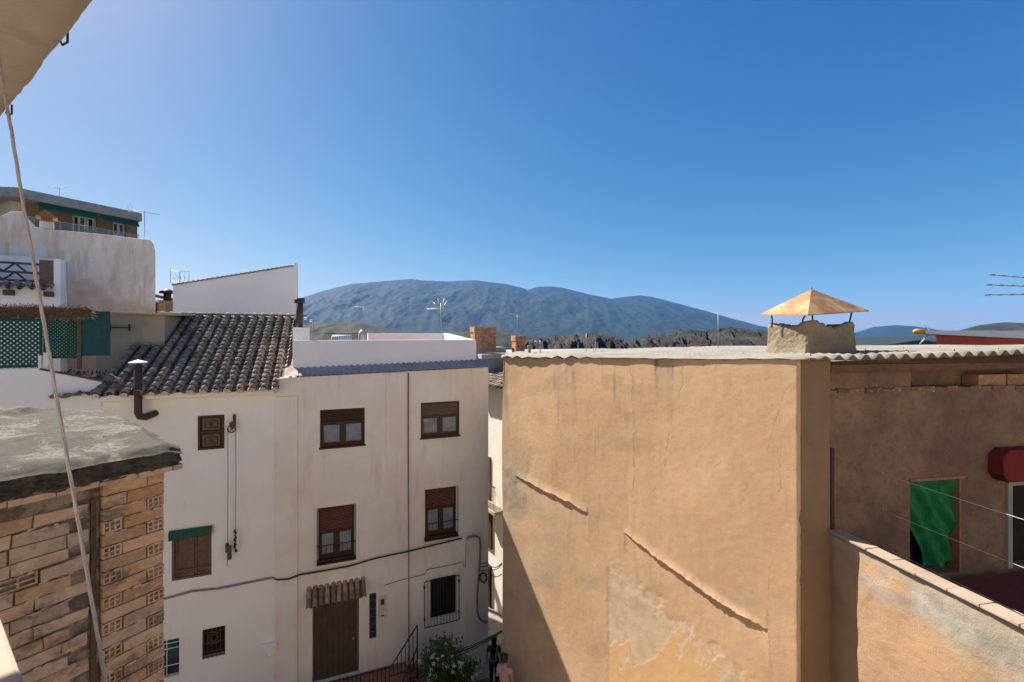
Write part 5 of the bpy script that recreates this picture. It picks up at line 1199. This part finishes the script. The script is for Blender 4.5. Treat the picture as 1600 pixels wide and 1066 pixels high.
mb = MB(); mb.box(-3.2, yb+.022, zb_b-.4, x0p-.002, .5, zt_b); mb.box(x0p+.005, .016, zb_b-.4, -.006, .5, zt_b); mb.build('mortar', M['mortar'], H_)
mb = MB(); mb.box(x0p-.062, yb-.0, zb_b, x0p-.03, yb+.03, zt_b-.1); mb.build('joint_strip', M['bark'], H_)
# side of the shed towards the houses (hidden) and the lintel course
mb = MB(); c1_ = ray(175, 640, 6.0)
mb.add([(0,.1,zb_b-.4),(-.2,3.2,zb_b-.4),(-.2,3.2,zt_b),(0,.1,zt_b)], [(0,1,2,3)]); mb.build('end_wall', M['tan_wall'], H_)
mb = MB(); x = -3.2; 
while x < .1: L = .25; mb.box(x, -.05+(.02 if x < x0p else 0), zt_b-.0, min(x+L-.01,.12), .1, zt_b+.045, pick(), .004); x += L
mb.build('lintel_tiles', M['brick'], H_)
# concrete slab roof with lichen: traced outline at its own height, gridded top
outl = [ray(-160, 760, 1), ]
def zp(u, v, z=ZS): Y = -z*F/(v-HZ); return Vector(((u-CX)/F*Y, Y))
front0 = FB.w(.09, -.12, 0).to_2d(); frontL = FB.w(-3.4, -.12, 0).to_2d(); backR = zp(178, 641); backL = zp(-200, 628)
nx_, ny_ = 170, 150; gu, gv = np.meshgrid(np.linspace(0, 1, nx_), np.linspace(0, 1, ny_), indexing='ij')
def bil(a, b, c, d): return [(a[i]*(1-gu)+b[i]*gu)*(1-gv) + (d[i]*(1-gu)+c[i]*gu)*gv for i in (0, 1)]
GX_, GY_ = bil(frontL, front0, backR, backL)
edge_n = (fbm(gu*30, gv*2, 4, 160)-.5)*.07*(gv < .02) ; ex = (fbm(gv*22, gu*0, 4, 164)-.5)*.10*sstep(.97, 1, gu)
GX_ = GX_ - FB.n.x*edge_n + ex; GY_ = GY_ - FB.n.y*edge_n + ex*.4
hz = (fbm(GX_*1.2, GY_*1.2, 4, 170)-.5)*.09 + (fbm(GX_*7, GY_*7, 4, 174)-.5)*.03 + .05*np.exp(-((gv-.06)/.05)**2)*fbm(GX_*4, GY_*4, 3, 176)
lump = .10*np.exp(-(((GX_-zp(60,640)[0])/.16)**2 + ((GY_-zp(60,645)[1])/.2)**2))
hz = hz - .03*(1-sstep(0,.03,gv)) - .05*sstep(.96,1,gu)
Pz = ZS + hz + lump
t = NT('slab'); lich = t.ramp(t.noise(2.6, (1,.45,1), detail=10, rough=.72, dist=.8), .49, .58)
c = t.mix(lich, V4(.095,.085,.07), V4(.25,.228,.182)); c = t.mix(t.ramp(t.noise(26, detail=8, rough=.8), .44, .58, 0, .8), c, V4(.075,.068,.055))
c = t.mix(t.ramp(t.noise(5, detail=8, off=4), .6, .7, 0, .5), c, V4(.30,.22,.12)); t.col(c); t.bump(t.noise(6, detail=10, rough=.8), .9, .04); t.bump(t.noise(60, detail=8, rough=.85), 1., .012); M['slab'] = t.m
wx = GX_ - FB.o.x; wy = GY_ - FB.o.y; loc = lambda X, Y, Z: np.stack([X*FB.d.x + Y*FB.d.y, X*FB.n.x + Y*FB.n.y, Z], -1)
rs_ = grid('roof_slab', loc(wx, wy, Pz), M['slab'], H_); rs_['label'] = 'rough lichen covered concrete slab roof'
# broken dark edge under the top skin
t = NT('slab_edge'); c = t.mix(t.ramp(t.noise(8, detail=8, rough=.75), .38, .62), V4(.075,.07,.066), V4(.16,.145,.13)); t.col(c); t.bump(t.noise(10, detail=8, rough=.8), 1., .05); M['slab_edge'] = t.m
ed = []; 
edge_pts = [(wx[i,0], wy[i,0], Pz[i,0]) for i in range(nx_)] + [(wx[-1,j], wy[-1,j], Pz[-1,j]) for j in range(1, ny_)]
E_ = np.zeros((len(edge_pts), 22, 3))
for i, (x_, y_, z_) in enumerate(edge_pts):
    fr_n = FB.n if i < nx_ else Vector((-.9,.3))
    for j in range(22):
        s_ = j/21; ins = (.03*s_ + .06*s_*s_) + .06*abs(mnoise.noise(Vector((x_*9, y_*9, s_*2.2)))) + .035*mnoise.noise(Vector((x_*26, y_*26, s_*7))) + .02*mnoise.noise(Vector((x_*60, y_*60, s_*14)))
        if j == 0: ins = 0
        zz_ = z_ - (z_-(zt_b+.03))*s_
        X_, Y_ = x_ + fr_n.x*ins, y_ + fr_n.y*ins
        E_[i, j] = (X_*FB.d.x + Y_*FB.d.y, X_*FB.n.x + Y_*FB.n.y, zz_)
grid('slab_edge', E_, M['slab_edge'], H_)
mb = MB(); mb.prism([(-3.3,-.02),(.03,-.02),(-.2,3.0),(-3.3,4.5)], zt_b+.04, zt_b+.075); mb.build('slab_underside', M['mortar'], H_)

# ================================================================== THE VIEWER'S OWN HOUSE: overhang, ledge and rope
OZ = 1.2
V_ = empty('own_house', (-2.2, 1.6, ground_z(0, 1.6).item()), 0, 'edge of the near house: plastered overhang above and pale ledge below at far left', 'house')
v0 = V_.location
def oz(u, v, z=OZ): Y = z*F/(HZ-v); return Vector(((u-CX)/F*Y, Y))
pA, pB = oz(148, 0), oz(-3, 197); dE = (pB-pA).normalized(); nE = Vector((-dE.y, dE.x)); 
if nE.x > 0: nE = -nE
n_, m_ = 160, 60; s1, s2 = np.meshgrid(np.linspace(-1.2, (pB-pA).length+.0, n_), np.linspace(0, 2.2, m_), indexing='ij')
ed_n = (fbm(s1*3, s1*0, 4, 180)-.5)*.03*np.exp(-(s2/.05)); 
X_ = pA.x + dE.x*s1 + nE.x*(s2+ed_n); Y_ = pA.y + dE.y*s1 + nE.y*(s2+ed_n)
zz_ = OZ + (fbm(s1*2.2, s2*2.2, 4, 184)-.5)*.05 + (fbm(s1*9, s2*9, 3, 188)-.5)*.012 + .03*np.exp(-(s2/.03))
cr = np.abs(s1 - ((pB-pA).length*.66 + (s2)*.35 + (fbm(s2*5, s2*0, 3, 190)-.5)*.12)); zz_ = zz_ + .03*np.exp(-(cr/.018)**2)*sstep(.08,.2,s2)
grid('overhang', np.stack([X_-v0.x, Y_-v0.y, zz_-v0.z], -1), M['soffit'], V_)
mb = MB(); q = [pA - dE*1.2, pB, pB + nE*2.2, pA - dE*1.2 + nE*2.2]; q = [(p.x-v0.x, p.y-v0.y) for p in q]; mb.prism(q, OZ+.045-v0.z, OZ+.16-v0.z); mb.build('overhang_slab', M['soffit'], V_, .01)
mb = MB()
for (u, v) in ((101, 66), (15, 178)):
    p = ray(u, v, OZ*F/(HZ-v)+.02) - v0; mb.tube([p+Vector((.012,.0,.05)), p+Vector((.012,0,.0)), p+Vector((-.01,0,-.012)), p+Vector((-.02,0,.01))], .0045, 7)
mb.build('eave_hooks', M['black_iron'], V_)
LZ = -.9
def lz(u, v): Y = -LZ*F/(v-HZ); return Vector(((u-CX)/F*Y, Y))
qa, qb = lz(0, 960), lz(39, 1066); dd = (qb-qa).normalized(); nn_ = Vector((-dd.y, dd.x)); 
if nn_.x > 0: nn_ = -nn_
P4 = [qa - dd*2.0, qb + dd*1.2, qb + dd*1.2 + nn_*.35, qa - dd*2.0 + nn_*.35]
mb = MB(); mb.prism([(p.x-v0.x, p.y-v0.y) for p in P4], LZ-.05-v0.z, LZ-v0.z); mb.build('ledge', M['ledge'], V_, .01)
P5 = [P4[0]+nn_*.04, P4[1]+nn_*.04, P4[2]-nn_*.03, P4[3]-nn_*.03]
mb = MB(); mb.prism([(p.x-v0.x, p.y-v0.y) for p in P5], -.6, LZ-.05-v0.z); mb.build('ledge_wall', M['ledge'], V_)
t0 = ray(-6, 58, 1.82); pts = [t0, ray(4, 130, 1.79), ray(17, 200, 1.76), ray(38, 330, 1.72), ray(62, 465, 1.68), ray(88, 620, 1.63), ray(118, 790, 1.58), ray(147, 960, 1.53), ray(168, 1085, 1.5), ray(190, 1250, 1.46)]
mb = MB(); pp = []
for i in range(len(pts)-1):
    for j in range(10): pp.append(pts[i].lerp(pts[i+1], j/10))
pp.append(pts[-1])
for s in range(3):                         # three strands laid round each other
    q = []
    for i, p in enumerate(pp): a_ = i*.55 + s*2.094; q.append(p + Vector((math.cos(a_), math.sin(a_), 0))*.0028)
    mb.tube(q, .0033, 6)
tag(mb.build('rope', M['rope']), 'pale twisted rope hanging from the overhang in front of everything at left', 'rope')

# ================================================================== STAIR LANDING, RAILINGS, SHRUB, PEOPLE
ld = loc_root('door_landing', FW, 'brick red landing with iron railings before the brown door', 'landing')
lx0, lx1 = FW.tz(470, 1060)[0], FW.tz(652, 1060, -.5)[0]
mb = MB(); mb.box(lx0, -1.0, ZB, lx1-.3, -.06, -10.3); mb.build('platform', M['clay_red'], ld, .01)
mb = MB(); ra = FW.tz(562, 1052, -.9); rb_ = FW.tz(610, 1043, -.9); rc = FW.tz(652, 977, -.9)
mb.tube([(lx0,-.9,ra[1]-.02),(rb_[0],-.9,rb_[1]),(rc[0],-.9,rc[1])], .02, 6)
x = lx0
while x < rc[0]:
    zt_ = ra[1] if x < rb_[0] else rb_[1] + (rc[1]-rb_[1])*(x-rb_[0])/(rc[0]-rb_[0]); zb2 = -10.3 if x < rb_[0] else rb_[1]-.25
    mb.tube([(x,-.9,zb2),(x,-.9,zt_)], .011, 5); x += .115
mb.tube([(rb_[0],-.9,rb_[1]-.25),(rc[0],-.9,rb_[1]-.25)], .015, 5); mb.tube([(rc[0],-.9,-10.3),(rc[0],-.9,rc[1])], .02, 6)
mb.build('railing', M['black_iron'], ld)
mb = MB(); p0 = FW.tz(652, 1014, -1.1); p1 = FW.tz(630, 1064, -1.5); 
mb.tube([(p0[0],-1.05,p0[1]),(p1[0]-.1,-1.6,p1[1]-.1)], .02, 6); mb.tube([(p0[0],-1.05,p0[1]-.35),(p1[0]-.1,-1.6,p1[1]-.5)], .016, 6)
for i in range(6): s_ = i/5; mb.tube([(p0[0]+(p1[0]-.1-p0[0])*s_,-1.05-.55*s_,p0[1]+(p1[1]-.1-p0[1])*s_),(p0[0]+(p1[0]-.1-p0[0])*s_,-1.05-.55*s_,p0[1]-.9+(p1[1]-.1-p0[1])*s_)], .012, 5)
mb.build('step_railing', M['black_iron'], ld)
mb = MB()
for i in range(5): mb.box(lx1-.3+i*.3, -1.0, ZB, lx1+i*.3, -.06, -10.45-.17*i)
mb.build('steps', M['clay_red'], ld, .008)
# flowering shrub
sb = ray(697, 1066, 12.9); sb = Vector((sb.x, 12.9, ground_z(sb.x, 12.9).item()+.03)); topz_s = ray(697, 1003, 12.9).z
sh = empty('flowering_shrub', sb, 0, 'leafy dark green shrub with white flowers beside the landing', 'shrub')
rnd = random.Random(31); H_s = topz_s - sb.z; mb = MB(); tips = []
for i in range(16):
    a_ = rnd.uniform(0, 6.28); h_ = H_s*rnd.uniform(.62, .95); r_ = (H_s-h_)*.8 + rnd.uniform(.1,.35)
    if i == 0: r_, h_ = .05, H_s
    pts = [Vector((0,0,0)), Vector((math.cos(a_)*r_*.25, math.sin(a_)*r_*.25, h_*.4)), Vector((math.cos(a_)*r_*.7, math.sin(a_)*r_*.7, h_*.75)), Vector((math.cos(a_)*r_, math.sin(a_)*r_, h_))]
    mb.tube(pts, [.02,.015,.01,.004], 5); tips.append(pts)
mb.build('stems', M['bark'], sh)
lf = MB(); fl = MB()
for pts in tips:
    for j in range(420):
        s_ = rnd.uniform(.25, 1); k = min(2, int(s_*3)); p = pts[k].lerp(pts[k+1], s_*3-k) + Vector((rnd.gauss(0,.12), rnd.gauss(0,.12), rnd.gauss(0,.1)))
        d_ = Vector((rnd.uniform(-1,1), rnd.uniform(-1,1), rnd.uniform(-.3,.9))).normalized(); sd_ = d_.cross(Vector((0,0,1))).normalized()*.024; L = rnd.uniform(.08,.15)
        g = rnd.uniform(.5,1.5); lf.add([p, p+d_*L*.5+sd_, p+d_*L, p+d_*L*.5-sd_], [(0,1,2,3)], (g, g*rnd.uniform(.9,1.1), g*.8))
    for j in range(5):
        p = pts[3].lerp(pts[2], rnd.random()*.7) + Vector((rnd.gauss(0,.12), rnd.gauss(0,.12)-.05, rnd.gauss(0,.08)))
        for q in range(5):
            a_ = q*1.257; d_ = Vector((math.cos(a_), -.5, math.sin(a_)))*.045; e_ = Vector((math.cos(a_+.6), -.5, math.sin(a_+.6)))*.04; fl.add([p, p+d_, p+(d_+e_)*.8, p+e_], [(0,1,2,3)])
lf.build('leaves', M['leaf'], sh); fl.build('flowers', M['petal'], sh)['kind'] = 'stuff'

def person(loc, rz, h, hair, top, trou, label, long_hair=True, strap=False, pose=0):
    """standing figure, one skinned body; hair, top and trousers as clothing shells"""
    r = empty('person', loc, rz, label, 'person', None); s = h/1.7
    def skin(name, verts, edges, radii, mat, root=0, flat_=1.0, sub=2):
        me = bpy.data.meshes.new(name); me.from_pydata([tuple(c*s for c in v) for v in verts], edges, []); me.materials.append(mat)
        o = bpy.data.objects.new(name, me); COL.objects.link(o); o.parent = r
        md = o.modifiers.new('skin', 'SKIN'); md.use_smooth_shade = True
        for i, rad in enumerate(radii):
            sv = me.skin_vertices[0].data[i]; rad = rad if isinstance(rad, tuple) else (rad, rad); sv.radius = (rad[0]*s, rad[1]*s); sv.use_root = (i == root)
        sb_ = o.modifiers.new('sub', 'SUBSURF'); sb_.levels = sb_.render_levels = sub
        return o
    V, E, Rr = [], [], []
    def add(p, par, rad): V.append(p); Rr.append(rad); (E.append((par, len(V)-1)) if par is not None else None); return len(V)-1
    pel = add((0,0,.92), None, (.15,.10)); wa = add((0,0,1.08), pel, (.12,.09)); chs = add((0,.01,1.28), wa, (.145,.10)); nk0 = add((0,.0,1.42), chs, (.08,.07)); nk = add((0,-.01,1.49), nk0, .048); 
    hd0 = add((0,-.02,1.56), nk, (.068,.08)); hd = add((0,-.02,1.63), hd0, (.075,.092)); add((0,-.015,1.685), hd, (.045,.055))
    for q in (-1, 1):
        hp = add((q*.09,0,.86), pel, .085); kn = add((q*.095,-.02,.48), hp, .055); an = add((q*.095,.01,.09), kn, .036); add((q*.10,-.13,.035), an, (.035,.028))
        shd = add((q*.165,.01,1.37), chs, .052); bend = -.22 if (pose and q > 0) else -.06
        el = add((q*.225,.02,1.10), shd, .038); wr = add((q*.235,bend,.87 if bend > -.1 else .98), el, .026); pm = add((q*.235,bend-.03,.80 if bend > -.1 else .92), wr, (.018,.036))
        for i in range(4):
            f1 = add((q*.235,bend-.06+.02*i,.745 if bend > -.1 else .87), pm, .009); L = (.05,.06,.055,.04)[i]; add((q*.228,bend-.065+.02*i,(.745 if bend > -.1 else .87)-L), f1, .007)
        t1 = add((q*.22,bend-.075,(.79 if bend > -.1 else .91)), pm, .010); add((q*.215,bend-.085,(.755 if bend > -.1 else .87)), t1, .008)
    skin('body', V, E, Rr, M['skin'])
    skin('shirt', [(0,0,.9),(0,0,1.08),(0,.01,1.28),(0,0,1.40),(-.17,.01,1.37),(-.205,.015,1.22),(.17,.01,1.37),(.205,.015,1.22)], [(0,1),(1,2),(2,3),(2,4),(4,5),(2,6),(6,7)], [(.165,.118),(.135,.105),(.165,.118),(.085,.078),.062,.052,.062,.052], M[top])
    skin('trousers', [(0,0,.93),(-.09,0,.86),(-.095,-.02,.48),(-.095,.01,.10),(.09,0,.86),(.095,-.02,.48),(.095,.01,.10)], [(0,1),(1,2),(2,3),(0,4),(4,5),(5,6)], [(.155,.115),.1,.07,.055,.1,.07,.055], M[trou])
    hv = [(0,.01,1.70),(0,.03,1.63),(0,.05,1.54)] + ([(0,.075,1.40),(0,.09,1.24),(0,.085,1.12)] if long_hair else [(0,.09,1.60),(0,.11,1.52)])
    hr = [(.042,.05),(.088,.088),(.08,.062)] + ([(.095,.05),(.085,.04),(.03,.02)] if long_hair else [(.045,.04),(.02,.02)])
    skin('hair', hv, [(i, i+1) for i in range(len(hv)-1)], hr, M[hair], root=1, sub=3)
    if strap:
        mb = MB(); mb.tube([Vector(p)*s for p in ((-.13,-.05,1.40),(-.11,.06,1.43),(-.09,.13,1.3),(-.05,.14,1.12),(-.1,.10,.98))], .018*s, 6); mb.build('strap', M['strap'], r)
    # facial features
    mb = MB()
    for q in (-1, 1): mb.tube([Vector((q*.03,-.098,1.60))*s, Vector((q*.03,-.106,1.60))*s], .009*s, 6)
    mb.tube([Vector((-.022,-.098,1.545))*s, Vector((.022,-.098,1.545))*s], .006*s, 5); mb.build('face', M['hair_brown'], r)
    mb = MB(); mb.tube([Vector((0,-.098,1.60))*s, Vector((0,-.122,1.568))*s], [.008*s,.014*s], 6)
    for q in (-1, 1): mb.tube([Vector((q*.078,-.01,1.56))*s, Vector((q*.088,.0,1.60))*s], [.012*s,.014*s], 6)
    mb.build('nose_and_ears', M['skin'], r)
    return r
def feet(x, y, h, ztop): return Vector((x, y, ztop-h))
p = ray(772, 995, 14.7); person(feet(p.x, p.y, 1.66, p.z), R(180), 1.66, 'hair_black', 'top_dark', 'jeans', 'person with long black hair and a pale bag strap walking away down the alley', True, True)
p = ray(791, 1023, 11.35); p.z = ray(791, 1023, 11.35).z; person(feet(p.x-.03, p.y, 1.62, p.z), R(155), 1.62, 'hair_brown', 'top_pink', 'jeans', 'person with tied brown hair and a pink top beside the tan wall', False, False, 1)

# ================================================================== ADDED HOUSE BEHIND THE VIEWER, TO BOUNCE SUNLIGHT INTO THE SHADE
nb_ = empty('bounce_house', (-13, -5.5, -9.2), 0, 'added unseen house front behind the viewer, bouncing sunlight onto the shaded facades', 'house')
mb = MB(); wall_cells(mb, 0, 32, -1, 15, [(x, x+1.1, z, z+1.4) for x in (2, 6.5, 11, 15.5, 20, 24.5) for z in (1.2, 4.6, 8)], y=0, depth=-.2)
mb.box(0, -6, -1, 32, -.21, 15); o = mb.build('wall', M['cream_render'], nb_)
mb = MB()
for x in (2, 6.5, 11, 15.5, 20, 24.5):
    for z in (1.2, 4.6, 8): mb.box(x+.02, -.2, z+.02, x+1.08, -.14, z+1.38)
mb.build('shutters', M['wood_shutter'], nb_)

# ================================================================== HAZE
hm = bpy.data.materials.new('haze_air'); hm.use_nodes = True; nt = hm.node_tree; nt.nodes.remove(nt.nodes['Principled BSDF'])
pv = nt.nodes.new('ShaderNodeVolumePrincipled'); nt.links.new(pv.outputs[0], nt.nodes['Material Output'].inputs['Volume'])
pv.inputs['Color'].default_value = (.12, .43, 1, 1); pv.inputs['Density'].default_value = 4.6e-5; pv.inputs['Anisotropy'].default_value = .0
mb = MB(); mb.box(-13500, -400, -60, 13500, 10500, 960); o = tag(mb.build('haze', hm), 'thin blue air haze filling the valley', kind='stuff')
